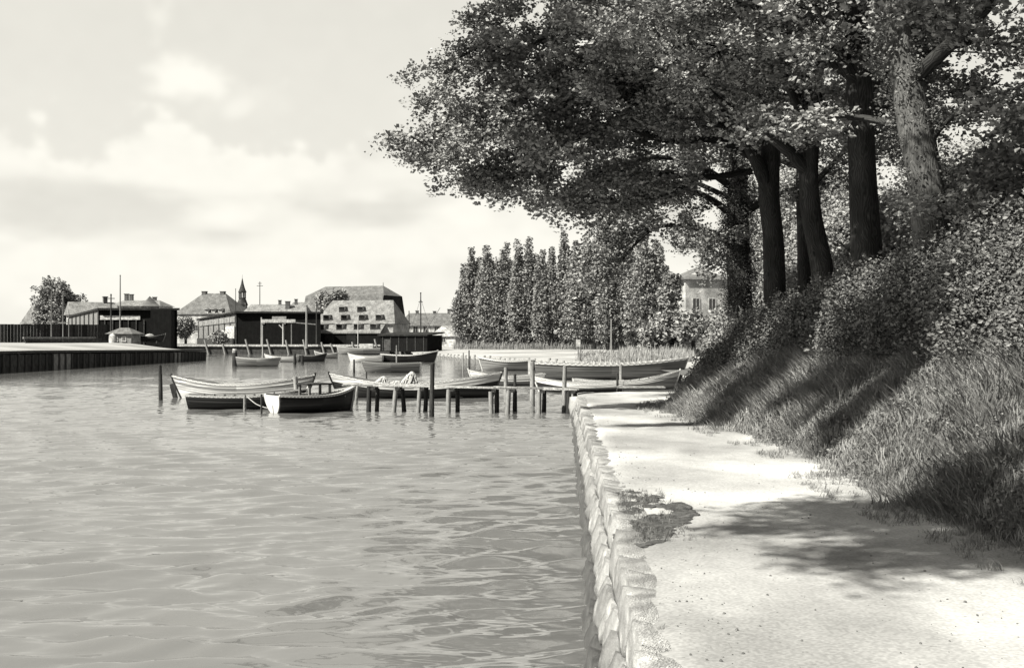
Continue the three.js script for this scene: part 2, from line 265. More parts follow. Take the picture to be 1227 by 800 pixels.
// grass on the bank
{
  const R = rng(401), list = [], tone = [], tuft = blades(13, 0.15, 0.006, 0.5, 31, 0.12), tall = blades(9, 0.30, 0.007, 0.8, 32, 0.12), big = [], bt = [];
  for (let i = 0; i < 40000; i++) {
    const d = 3 + 38 * Math.pow(R(), 0.8), f = bankFoot(d), s = Math.pow(R(), 0.85) * 3.9 - 0.12 + (fbm(d * 1.1, 7, 1, 3) - 0.5) * 0.7; if (s < -0.1 && R() > 0.25) continue;
    const x = f + s, p = V(x, bankY(x, d) - 0.02, -d), cl = fbm(x * 0.7, d * 0.7, 4, 3), k = 0.55 + 0.75 * R() * (0.4 + cl) + 0.15 * step(0, 0.6, s);
    const t = 0.35 + 1.5 * cl * cl * (0.7 + 0.6 * R()) + 0.35 * fbm(x * 2.5, d * 2.5, 14, 2);
    if (R() < 0.5 * step(0.45, 0.65, fbm(x * 1.3, d * 1.3, 19, 3))) { big.push(place(p, 0, (R() - 0.5) * 2.6, 0, k)); bt.push(t * 1.15); } else { list.push(place(p, 0, R() * 6.28, 0, k)); tone.push(t); }
  }
  const weeds = [], wt = []; for (let i = 0; i < 9000; i++) { const d = 5 + 35 * Math.pow(R(), 0.8), s = R() * 3.2, x = bankFoot(d) + s; if (fbm(x * 1.6, d * 1.6, 29, 3) < 0.51) continue; weeds.push(place(V(x, bankY(x, d) + 0.08, -d), R() - 0.5, R() * 6.28, R() - 0.5, 0.5 + R() * 0.45)); wt.push(0.8 + R() * 1.3); }
  tag(copies('bank_weeds', clumpHedge, M.hedge, weeds, scene, (i) => wt[i]), 'low leafy weeds in patches among the grass of the slope', 'weeds');
  // straggling tufts along the foot of the bank and on the edge of the wall
  for (let i = 0; i < 3200; i++) { const d = 6 + R() * 30, x = bankFoot(d) + 0.1 - Math.pow(R(), 2.4) * 0.9; if (fbm(d * 1.6, x * 1.6, 9, 3) < 0.5) continue; list.push(place(V(x, pathY(x, d) - 0.01, -d), 0, R() * 6, 0, 0.2 + R() * 0.55)); tone.push(0.8 + R() * 0.5); }
  for (let i = 0; i < 420; i++) { const d = 11.1 + R() * 3.7, x = wallTop(d) + 0.03 + R() * R() * 0.8; list.push(place(V(x, pathY(x, d), -d), 0, R() * 6, 0, 0.14 + R() * 0.3)); tone.push(0.3 + R() * 0.4); }
  for (let i = 0; i < 260; i++) { const d = 6 + R() * 31, x = wallTop(d) + R() * 0.2; if (fbm(d * 0.9, 2, 4, 3) < 0.5) continue; list.push(place(V(x, pathY(x, d), -d), 0, R() * 6, 0, 0.12 + R() * 0.18)); tone.push(0.6 + R() * 0.5); }
  const clod = new THREE.IcosahedronGeometry(0.5, 0), cl = []; for (let i = 0; i < 900; i++) { const t = R(), d = 10.9 + 4.0 * t, w = 0.8 * Math.sqrt(Math.max(0, 1 - (2 * t - 1) ** 2)), x = wallTop(d) - 0.04 + w * Math.pow(R(), 0.8) * (0.6 + 0.8 * fbm(d * 2, 4, 4, 2)), k = 0.05 + 0.13 * R(); if (fbm(x * 3, d * 3, 44, 3) < 0.42) continue; cl.push(place(V(x, pathY(x, d) + 0.002, -d), (R() - 0.5) * 0.3, R() * 6, (R() - 0.5) * 0.3, k, 0.02 + 0.03 * R())); }
  tag(copies('earth_clods', clod, M.soil, cl, scene, () => 0.6 + R() * 0.7), 'dark crumbled earth on the edge of the quay wall', 'earth');
  tag(copies('bank_grass', tuft, M.grass, list, scene, (i) => tone[i]), 'short wind-combed grass covering the slope beside the path', 'grass');
  tag(copies('long_grass', tall, M.grass, big, scene, (i) => bt[i]), 'long pale grass blades leaning down the slope beside the path', 'grass');
}
// hedge of separate shrubs along the top of the bank
{
  const R = rng(77);
  const spots = [[39.5, 7.2, 1.2, 1.3, 'dark clipped shrub at the far end of the hedge'], [36.5, 7.3, 1.5, 1.5, 'shrub under the ivy-clad trunk in the hedge'], [33, 7.5, 1.6, 1.6, 'shrub in the hedge just left of the forked trunk'], [29.5, 7.6, 1.7, 1.75, 'dense leafy shrub in the hedge below the forked trunk'], [26.2, 7.7, 1.6, 1.8, 'rounded shrub in the hedge below the leaning trunk'], [23, 7.8, 1.6, 1.9, 'dark shrub in the hedge below the broad dark trunk'], [20.2, 7.9, 1.6, 2.1, 'tall bright-leaved shrub in the hedge below the sunlit trunk'], [17.4, 7.8, 1.5, 2.3, 'large shrub at the top of the bank by the right edge'], [14.6, 7.9, 1.4, 2.1, 'shrub on the bank just outside the right edge']];
  for (const [d, x, rx, h, label] of spots) {
    const y = bankY(x, d) - 0.1, o = thing('hedge_shrub', label, 'shrub', [x, y, -d], 0, 'shrubs of the hedge on top of the bank'), list = [], tones = [], stems = [];
    for (let k = 0; k < 7; k++) { const a = R() * 6.28, e = V(Math.cos(a) * rx * 0.6, h * (0.6 + R() * 0.3), Math.sin(a) * rx * 0.6); stems.push(tube([V((R() - 0.5) * 0.3, -0.1, (R() - 0.5) * 0.3), e.clone().multiplyScalar(0.5).add(V(0, 0.1, 0)), e], [0.03, 0.02, 0.008], 5)); }
    mesh('stems', stems, M.twig, o);
    for (let k = 0; k < 2100; k++) {
      const a = R() * 6.28, u = R(), rr = Math.pow(R(), 0.35), el = Math.asin(u * 1.05 - 0.05 > 1 ? 1 : u * 1.05 - 0.05), bump = 0.72 + 0.55 * fbm(Math.cos(a) * 2 + d, Math.sin(a) * 2, u * 3, 3);
      const p = V(Math.cos(a) * Math.cos(el) * rx, Math.sin(el) * h * 0.92 + 0.12, Math.sin(a) * Math.cos(el) * rx * 1.2).multiplyScalar(rr * bump);
      list.push(place(p, (R() - 0.5) * 0.8, R() * 6.28, (R() - 0.5) * 0.8, 0.8 + R() * 0.5)); tones.push(0.65 + 0.8 * R() * (0.5 + fbm(p.x * 2 + d, p.y * 2, p.z * 2, 2)));
    }
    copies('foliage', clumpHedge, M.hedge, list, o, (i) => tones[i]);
  }
}
// ---------------------------------------------------------------- the big trees on the bank
function growLimb(R, pts, r0, out, opt = {}) {
  const c = new THREE.CatmullRomCurve3(pts), L = c.getLength(), p = V(), t = V(), n = Math.max(3, Math.round(L * (opt.dense ?? 3.4))), start = opt.start ?? 0.22;
  for (let i = 0; i < n; i++) {
    const u = start + (1 - start) * (i + R()) / n; c.getPointAt(Math.min(u, 1), p); c.getTangentAt(Math.min(u, 1), t);
    const len = (0.5 + 1.25 * R()) * (0.55 + 0.9 * Math.sin(Math.PI * clamp(u, 0, 1) ** 0.8)) * (opt.reach ?? 1), a = R() * 6.28;
    const side = V(Math.cos(a), (R() - 0.45) * (opt.rise ?? 0.8), Math.sin(a)), dir = t.clone().multiplyScalar(0.6).add(side).normalize(), q = p.clone(), line = [p.clone()];
    const m = 3; for (let k = 1; k <= m; k++) { q.addScaledVector(dir, len / m); dir.y -= 0.10; dir.x += (R() - 0.5) * 0.3; dir.z += (R() - 0.5) * 0.3; dir.normalize(); line.push(q.clone()); }
    out.twigs.push([line, Math.max(0.008, 0.022 * (1 - u) + 0.008)]);
    const leaves = Math.round(len * (opt.leaf ?? 9) * 1.1);
    for (let k = 0; k < leaves; k++) { const s = 0.15 + 0.85 * Math.sqrt(R()), j = Math.min(m - 1, Math.floor(s * m)), pp = line[j].clone().lerp(line[j + 1], s * m - j); pp.add(V((R() - 0.5) * 0.42, (R() - 0.55) * 0.36, (R() - 0.5) * 0.42)); out.leaves.push(pp); }
  }
}
function bigTree(R, o, limbs, opt = {}) {                       // limbs: [points, r0, r1, options], all in the tree's own axes
  const out = { twigs: [], leaves: [] };
  for (const [pts, r0, r1, lo] of limbs) { const b = mesh('limb', tube(pts, [r0, lerp(r0, r1, 0.6), r1], 9, 0.12, r0 * 50), M.bark, o); growLimb(R, pts, r0, out, lo); }
  mesh('twigs', out.twigs.map(([l, r]) => tube([l[0], l[1].clone().lerp(l[2], 0.5), l[3]], [r, r * 0.7, 0.004], 3)), M.twig, o);
  const list = [], tones = [];
  for (const p of out.leaves) { list.push(place(p, (R() - 0.5) * 0.7, R() * 6.28, (R() - 0.5) * 0.7, 0.75 + R() * 0.55)); tones.push(0.6 + 0.9 * R() * R() + 0.35 * fbm(p.x * 0.7 + 40, p.y * 0.7, p.z * 0.7, 2)); }
  copies('crown', clumpNear, M.leaf, list, o, (i) => tones[i]);
  return list.length;
}
function randomLimbs(R, base, n, h0, h1, len, left, lo) {       // limbs fanning out from a trunk that stands on the tree's origin
  const L = [];
  for (let i = 0; i < n; i++) {
    const h = lerp(h0, h1, (i + R() * 0.6) / n), a = R() * 6.28 + i * 2.4, k = len * (0.6 + 0.5 * R()) * (1.15 - 0.45 * i / n), lx = Math.cos(a) - left * R(), lz = Math.sin(a), s = Math.hypot(lx, lz) || 1, up = 0.25 + 0.5 * i / n;
    const p0 = base(h), dir = V(lx / s, up, lz / s);
    const pts = [p0]; for (let j = 1; j <= 4; j++) pts.push(p0.clone().addScaledVector(dir, k * j / 4).add(V((R() - 0.5) * 0.5, 0.35 * Math.sin(j / 4 * 3.1) * k * 0.25 - 0.05 * k * (j / 4) ** 2, (R() - 0.5) * 0.5)));
    L.push([pts, 0.10 + 0.07 * R(), 0.02, lo]);
  }
  return L;
}
const stat = [];
const highBoughs = (list) => list.map(([y, x, z, n = 1]) => [[V(0, y - 2, 0), V(x * 0.35, y - 0.3, z * 0.3), V(x * 0.7, y + 0.3, z * 0.7), V(x, y, z)], 0.12, 0.02, { start: 0.7, reach: 0.6 * n, rise: 0.5, leaf: 9, dense: 7 }]);
{
  const mk = (name, label, d, pts, radii, limbsFn, opt = {}) => {
    const b = at(pts[0][0], pts[0][1], d); b.y = bankY(b.x, d) - 0.2;
    const o = thing(name, label, 'tree', [b.x, b.y, b.z], 0, 'tall trees on the bank'), R = rng(900 + Math.round(d * 10));
    const loc = (px, py, dd = d) => at(px, py, dd).sub(b), line = [V(0, 0, 0), ...pts.slice(1).map(([x, y, dd]) => loc(x, y, dd ?? d))];
    mesh('trunk', tube(line, radii, 14, 0.13, d), opt.bark ?? M.bark, o);
    const c = new THREE.CatmullRomCurve3(line), base = (h) => { let best = 0; for (let i = 0; i <= 60; i++) { if (c.getPointAt(i / 60).y <= h) best = i / 60; } return c.getPointAt(best); };
    stat.push(bigTree(R, o, limbsFn(loc, R, base), opt));
    if (opt.ivy) { const list = [], q = V(); for (let i = 0; i < opt.ivy; i++) { const u = Math.pow(R(), 0.8) * 0.6, a = R() * 6.28; c.getPointAt(u, q); const r = 0.32 + 0.28 * R(); list.push(place(V(q.x + Math.cos(a) * r, q.y + R() * 0.3, q.z + Math.sin(a) * r), (R() - 0.5), R() * 6.28, (R() - 0.5), 0.7 + R() * 0.4)); } copies('ivy', clumpHedge, M.hedge, list, o, (i) => 0.7 + ((i * 7919) % 100) / 140); }
    return o;
  };
  const hang = { start: 0.25, reach: 1.0, rise: 0.7, leaf: 9, dense: 3.6 }, hi = { start: 0.3, reach: 1.25, rise: 0.9, leaf: 9, dense: 3.0 };
  mk('ivy_clad_tree', 'stout tree with an ivy-clad trunk, leftmost of the row on the bank', 39, [[888, 400], [886, 330], [884, 240], [888, 150], [880, 40], [884, -120]], [0.5, 0.42, 0.36, 0.3, 0.24, 0.1], (L, R, base) => [
    [[L(884, 300), L(850, 277, 38.6), L(805, 270, 38), L(783, 274, 37.6), L(757, 297, 37.2), L(735, 325, 37), L(708, 340, 36.8)], 0.13, 0.02, { start: 0.3, reach: 0.75, rise: 0.7, leaf: 10, dense: 4 }],
    [[L(884, 262), L(840, 232, 38.5), L(790, 226, 38), L(748, 250, 37.5), L(715, 290, 37), L(695, 325, 36.8)], 0.13, 0.02, { start: 0.25, reach: 0.85, rise: 0.8, leaf: 10, dense: 4.2 }],
    [[L(886, 230), L(830, 195, 38), L(770, 190, 37), L(720, 215, 36.5), L(690, 240, 36)], 0.14, 0.02, hang],
    [[L(884, 300), L(870, 275, 38), L(850, 290, 37), L(836, 325, 36.5)], 0.07, 0.015, { start: 0.3, reach: 0.6, leaf: 9, dense: 4 }],
    ...randomLimbs(R, base, 11, 6.2, 13.5, 5.2, 0.3, hi)], { ivy: 1500 });
  mk('forked_tree', 'tree with a smooth dark trunk forking low, sending long boughs over the water', 33.5, [[930, 390], [928, 300], [922, 228], [926, 120], [915, 0], [920, -140]], [0.36, 0.31, 0.3, 0.2, 0.15, 0.07], (L, R, base) => [
    [[L(922, 232), L(903, 185, 33), L(880, 150, 32.4), L(840, 112, 31.6), L(800, 92, 31), L(735, 97, 30), L(669, 124, 29.4), L(610, 150, 29), L(561, 172, 28.6), L(515, 175, 28.4), L(488, 160, 28.2)], 0.2, 0.02, { start: 0.3, reach: 1.05, rise: 0.75, leaf: 10, dense: 5.0 }],
    [[L(905, 190), L(860, 168, 33), L(800, 168, 32), L(740, 150, 31.2), L(690, 152, 30.5), L(648, 178, 30), L(600, 205, 29.6), L(565, 212, 29.4)], 0.12, 0.02, { start: 0.3, reach: 0.95, rise: 0.7, leaf: 10, dense: 4.8 }],
    [[L(900, 205), L(850, 212, 33), L(790, 208, 32), L(730, 205, 31.5), L(690, 222, 31), L(655, 238, 30.7)], 0.11, 0.02, { start: 0.25, reach: 0.8, rise: 0.7, leaf: 10, dense: 4.6 }],
    [[L(926, 130), L(890, 95, 32.5), L(850, 54, 31.5), L(770, 30, 30.5), L(690, 35, 30), L(620, 60, 29.5), L(560, 85, 29)], 0.14, 0.02, { start: 0.25, reach: 1.15, rise: 0.9, leaf: 10, dense: 4.6 }],
    [[L(926, 110), L(860, 50, 32), L(780, -10, 31), L(690, -30, 30.5), L(620, -10, 30), L(575, 20, 29.6)], 0.13, 0.02, { start: 0.25, reach: 1.15, rise: 0.9, leaf: 10, dense: 4.2 }],
    [[L(922, 90), L(850, 100, 32), L(770, 75, 31), L(690, 70, 30), L(630, 95, 29.4), L(570, 125, 29)], 0.12, 0.02, { start: 0.2, reach: 1.05, rise: 0.9, leaf: 10, dense: 4.6 }],
    [[L(800, 100, 31), L(740, 140, 30.4), L(680, 175, 30), L(630, 205, 29.6), L(590, 225, 29.3), L(545, 215, 29)], 0.09, 0.015, { start: 0.2, reach: 0.85, rise: 0.7, leaf: 10, dense: 5 }],
    [[L(735, 97, 30), L(660, 100, 29.6), L(600, 120, 29.2), L(555, 140, 29), L(520, 190, 28.8)], 0.07, 0.012, { start: 0.1, reach: 0.9, rise: 0.8, leaf: 10, dense: 5 }],
    [[L(850, 205, 33), L(790, 235, 32.5), L(735, 238, 32), L(685, 250, 31.6)], 0.08, 0.012, { start: 0.1, reach: 0.75, rise: 0.7, leaf: 10, dense: 5 }],
    [[L(620, 60, 29.5), L(580, 55, 29.2), L(545, 75, 29), L(530, 110, 28.8)], 0.05, 0.012, { start: 0.0, reach: 0.9, leaf: 10, dense: 5 }],
    ...randomLimbs(R, base, 12, 6.5, 14, 5.5, 0.5, hi)]);
  mk('leaning_tree', 'slender dark tree leaning left, behind the middle of the hedge', 29, [[998, 400], [985, 320], [970, 240], [974, 130], [980, 20], [975, -180]], [0.33, 0.28, 0.24, 0.21, 0.16, 0.07], (L, R, base) => [
    [[L(972, 215), L(951, 186, 28.8), L(913, 155, 28.4), L(867, 124, 28), L(808, 71, 27.4), L(760, 40, 27), L(700, 20, 26.6)], 0.17, 0.02, { start: 0.3, reach: 1.1, rise: 0.8, leaf: 9, dense: 4.0 }],
    [[L(974, 150), L(930, 70, 28.5), L(870, 10, 28), L(800, -40, 27.5), L(730, -50, 27)], 0.13, 0.02, hi],
    ...highBoughs([[10.5, -12.4, 1.2], [11.5, -12.0, -1.0]]),
    ...randomLimbs(R, base, 13, 5.8, 13.5, 4.8, 0.5, hi)]);
  mk('slim_tree', 'thin dark trunk standing close behind the leaning tree', 36, [[966, 400], [964, 300], [962, 200], [966, 90], [960, -60]], [0.24, 0.22, 0.19, 0.15, 0.06], (L, R, base) => randomLimbs(R, base, 10, 5.5, 13, 4.5, 0.2, hi));
  mk('dark_tree', 'broad dark trunk in shade, second from the right of the row', 26, [[1042, 400], [1038, 300], [1034, 200], [1030, 100], [1026, 0], [1035, -220]], [0.38, 0.34, 0.3, 0.27, 0.2, 0.08], (L, R, base) => [
    [[L(1030, 110), L(1000, 60, 25.6), L(940, 20, 25), L(860, 0, 24.4), L(780, 15, 24)], 0.14, 0.02, { start: 0.35, reach: 1.05, leaf: 8, dense: 3.6 }],
    ...highBoughs([[9.8, -11.8, 1.0], [10.4, -11.2, -0.9, 1.2]]),
    ...randomLimbs(R, base, 14, 5.2, 13.5, 5.0, 0.5, hi)]);
  mk('sunlit_tree', 'thick pale sunlit trunk leaning left, rightmost of the row', 21.5, [[1130, 410], [1120, 300], [1106, 200], [1086, 85], [1072, -40], [1060, -300]], [0.4, 0.35, 0.32, 0.28, 0.22, 0.08], (L, R, base) => [
    [[L(1106, 190), L(1130, 150, 21.2), L(1165, 130, 20.8), L(1215, 135, 20.4)], 0.08, 0.015, { start: 0.2, reach: 0.8, leaf: 9, dense: 4 }],
    [[L(1112, 240), L(1140, 235, 21), L(1175, 245, 20.6), L(1220, 262, 20.2)], 0.07, 0.015, { start: 0.2, reach: 0.8, leaf: 9, dense: 4 }],
    ...highBoughs([[8.8, -11.0, 2.2], [9.2, -10.6, 0.4, 1.2], [9.0, -10.4, -1.4], [8.4, -13.2, 1.4, 0.7]]),
    ...randomLimbs(R, base, 13, 4.2, 12.5, 4.6, 0.2, hi)], { bark: M.barkPale, ivy: 420 });
  // trees beside the camera, out of the picture, whose boughs shade the path
  mk('overhanging_tree', 'tall tree just outside the right edge, its boughs reaching over the path', 16, [[1300, 410], [1298, 300], [1290, 100], [1280, -150], [1270, -500]], [0.45, 0.38, 0.32, 0.24, 0.08], (L, R, base) => [...highBoughs([[8.0, -9.8, 2.4, 1.2], [8.4, -9.4, 0.4], [8.2, -9.6, -1.6]]), ...randomLimbs(R, base, 14, 5.2, 12, 4.0, 0.0, hi)]);
  mk('overhanging_tree', 'tall tree beside the camera, its long bough high across the path', 9.5, [[1820, 420], [1810, 200], [1800, -200], [1790, -700]], [0.45, 0.38, 0.28, 0.08], (L, R, base) => [
    ...[[-10.6, 5.1, 3.2], [-10.9, 5.4, 1.4], [-10.2, 5.0, 0.2], [-9.8, 5.6, 2.4]].map(([x, y, z]) => [[V(0, 4.4, 0), V(x * 0.3, 5.6, z * 0.2), V(x * 0.6, y + 0.8, z * 0.55), V(x * 0.85, y + 0.5, z * 0.85), V(x, y, z)], 0.15, 0.02, { start: 0.78, reach: 0.9, leaf: 5.5, dense: 5 }]),
    ...randomLimbs(R, base, 12, 5, 12, 4.4, 0, hi)]);
}
// undergrowth and trees behind the row
{
  const R = rng(3131), spots = [[30, 13, 5.2, 3.2, 'shrubby tree in the gloom behind the broad dark trunk'], [38, 14.5, 6, 3.6, 'shrubby tree behind the slim trunk'], [46, 12.5, 5, 3.0, 'shrubby tree seen between the forked and the leaning trunk'], [24, 12.5, 5.5, 3.0, 'shrubby tree behind the sunlit trunk'], [52, 16.5, 8, 4.2, 'tall shrubby tree far back in the grove'], [44, 19, 9, 4.5, 'tall leafy tree deep in the grove'], [33, 19, 9, 4.5, 'tall leafy tree in the depth of the grove at right'], [25, 17.5, 8, 4, 'tall leafy tree behind the right edge of the grove'], [52, 10.6, 3.6, 1.6, 'pale bush beyond the hedge, beside the white house'], [18, 11.5, 5.5, 2.8, 'leafy bush behind the hedge at the right edge'], [21, 14.5, 9.5, 3.8, 'tall leafy tree filling the upper right corner'], [29, 22, 12, 5, 'tallest leafy tree at the back of the grove'], [40, 24, 12, 5, 'high crown at the back, between the trunks'], [58, 14.5, 11, 3.6, 'tree closing the gap right of the forked trunk'], [72, 19.5, 13, 4.6, 'farthest crown seen between the forked and leaning trunks'], [60, 21, 10, 5, 'distant crown closing the grove behind the forked trunk']];
  for (const [d, x, h, r, label] of spots) {
    const y = bankY(x, d) - 0.1, o = thing('grove_tree', label, 'tree', [x, y, -d], 0, 'undergrowth of the grove'), list = [], tones = [];
    mesh('trunk', tube([V(0, 0, 0), V(0.1, h * 0.4, 0), V(-0.1, h * 0.8, 0.1)], [0.16, 0.11, 0.03], 8, 0.1, d), M.bark, o);
    for (let k = 0; k < 520 * r; k++) { const a = R() * 6.28, el = Math.asin(R() * 2 - 1), rr = Math.pow(R(), 0.4), b = 0.7 + 0.6 * fbm(Math.cos(a) * 2 + d, el * 2, Math.sin(a) * 2, 3); const p = V(Math.cos(a) * Math.cos(el) * r, h * 0.52 + Math.sin(el) * h * 0.48, Math.sin(a) * Math.cos(el) * r).multiplyScalar(1); p.x *= rr * b; p.z *= rr * b; p.y = Math.max(0.1, h * 0.52 + (p.y - h * 0.52) * rr * b); list.push(place(p, (R() - 0.5), R() * 6.28, (R() - 0.5), 0.8 + R() * 0.6)); tones.push(0.6 + R() * 0.7); }
    copies('crown', clumpMid, M.leaf, list, o, (i) => tones[i]);
  }
}

// ---------------------------------------------------------------- far shore: quays, yard and beach
function land(pts, top, depth) { const s = new THREE.Shape(pts.map(([x, z]) => new THREE.Vector2(x, -z))), g = new THREE.ExtrudeGeometry(s, { depth, bevelEnabled: false }); g.rotateX(-Math.PI / 2); g.translate(0, top - depth, 0); return g; }
const YARD = 1.3;
struct('yard', land([[-53, -175.6], [-12, -172.6], [-12, -178], [90, -178], [260, -160], [900, -300], [900, -1500], [-1200, -1500], [-1200, -175.6]], YARD, 2), M.yard);
{
  const edge = [[-39, -66], [-38.2, -80], [-37.5, -90], [-36.3, -108], [-35, -127], [-35.3, -130.5], [-36.8, -132.5], [-44, -134], [-52, -140], [-53.2, -175.5], [-140, -175.5], [-140, -66]];
  const hy = (z) => lerp(1.5, 1.12, clamp((-z - 88) / 40)), ec = new THREE.CatmullRomCurve3(edge.slice(0, 9).concat([[-53.2, -176]]).map(([x, z]) => V(x, 0, z)), false, 'catmullrom', 0.1);
  struct('quay_ground', grid(120, 30, (s, t) => { const p = ec.getPoint(s), k = t * t; p.x = lerp(p.x, -150, k); const rise = step(-37, -47, p.x); p.y = hy(p.z) + rise * (1.98 - hy(p.z)) * 0.95 * step(-66, -100, p.z) - 0.04 * (t === 0) + 0.06 * (fbm(p.x * 0.5, p.z * 0.5, 2, 3) - 0.5); return p; }), M.yard);
  const q = thing('mole', 'dark boarded mole with a pale top at the left edge', 'quay', [0, 0, 0]), R = rng(41);
  const face = edge.slice(0, 9);
  for (let i = 0; i < face.length - 1; i++) {
    const [x0, z0] = face[i], [x1, z1] = face[i + 1], L = Math.hypot(x1 - x0, z1 - z0), n = Math.max(1, Math.round(L / 1.1));
    for (let k = 0; k < n; k++) {
      const t0 = k / n, t1 = (k + 1) / n, ax = lerp(x0, x1, t0), az = lerp(z0, z1, t0), bx = lerp(x0, x1, t1), bz = lerp(z0, z1, t1), h = (hy(az) + hy(bz)) / 2;
      const pale = (i === 2 && k > 1 && k < 5) || (i === 3 && k > 9 && k < 12);
      mesh('panel', beam(V(ax, h / 2 - 0.35, az), V(bx, h / 2 - 0.35, bz), 0.12 + R() * 0.03, h + 0.35), pale ? M.midWood : (M.moleW ??= [0.035, 0.055, 0.08].map((v) => mat(v, { t: rep(woodT, 0.4) })))[Math.floor(R() * 3)], q);
      mesh('post', bar(V(ax + 0.1, -0.4, az), V(ax + 0.1, h - 0.1 - R() * 0.15, az), 0.11, 0.1), M.darkWood, q);
    }
    mesh('capping', beam(V(x0, hy(z0) + 0.02, z0), V(x1, hy(z1) + 0.02, z1), 0.45, 0.2), M.darkWood, q);
  }
}
{ // far quay edge with pale rail and leaning fender posts
  const q = thing('far_quay', 'dark far quay edge with a pale rail and leaning posts', 'quay', [0, 0, 0]), a = V(-53, 0, -175.4), b = V(-12, 0, -172.4), R = rng(52), n = 20;
  for (let i = 0; i < n; i++) { const p = a.clone().lerp(b, i / n), r = a.clone().lerp(b, (i + 1) / n); mesh('panel', beam(V(p.x, 0.4, p.z), V(r.x, 0.4, r.z), 0.1 + R() * 0.04, 1.6), M.darkWood, q); }
  mesh('rail', beam(V(a.x, YARD + 0.02, a.z + 0.15), V(b.x, YARD + 0.02, b.z + 0.15), 0.4, 0.3), M.paleWood, q);
  for (const px of [246, 268, 296, 322, 345, 366, 388, 399, 425, 452, 480, 505]) { const t = (wx(px, 174.5) - a.x) / (b.x - a.x), p = a.clone().lerp(b, t); mesh('fender_post', bar(V(p.x + 0.3 + R() * 0.3, -0.5, p.z + 0.55), V(p.x - 0.2, YARD + 0.3 + R() * 0.9, p.z + 0.35), 0.16, 0.14), M.palePile, q); }
}
const shore = [[495, 427], [530, 429.5], [560, 432], [600, 434.5], [640, 437], [700, 441], [760, 447], [815, 451], [850, 455]].map(([px, py]) => { const d = dist(py); return V(wx(px, d), 0, -d); });
{
  shore.push(V(13.5, 0, -58), V(12, 0, -50)); const back = shore.map((p, i) => V(lerp(-18, 75, i / (shore.length - 1)), 0, -179));
  const sc = new THREE.CatmullRomCurve3(shore), bc = new THREE.CatmullRomCurve3(back);
  struct('beach', grid(90, 40, (s, t) => { const a = sc.getPoint(s), b = bc.getPoint(s), k = t * t, p = a.clone().lerp(b, k); p.y = -0.3 + 0.72 * step(0, 0.02, k) + 0.9 * Math.min(k, 1) * 0.8 + 0.12 * (fbm(p.x * 0.4, p.z * 0.4, 2, 3) - 0.5); return p; }), M.beach);
  const q = thing('bulkhead', 'low pale timber bulkhead along the beach left of the grey boat', 'bulkhead', [0, 0, 0]), R = rng(60);
  const n = 34; let prev = null;
  for (let i = 0; i < n; i++) { const p = sc.getPoint(0.02 + 0.5 * i / n); p.z += 0.6; mesh('post', bar(V(p.x, -0.4, p.z), V(p.x + (R() - 0.5) * 0.12, 0.42 + R() * 0.3, p.z), 0.13, 0.12), M.palePile, q); if (prev) { mesh('plank', beam(V(prev.x, 0.42, prev.z - 0.2), V(p.x, 0.42, p.z - 0.2), 0.1, 0.22), M.paleWood, q); mesh('plank', beam(V(prev.x, 0.12, prev.z - 0.2), V(p.x, 0.12, p.z - 0.2), 0.1, 0.24), M.midWood, q); } prev = p; }
}

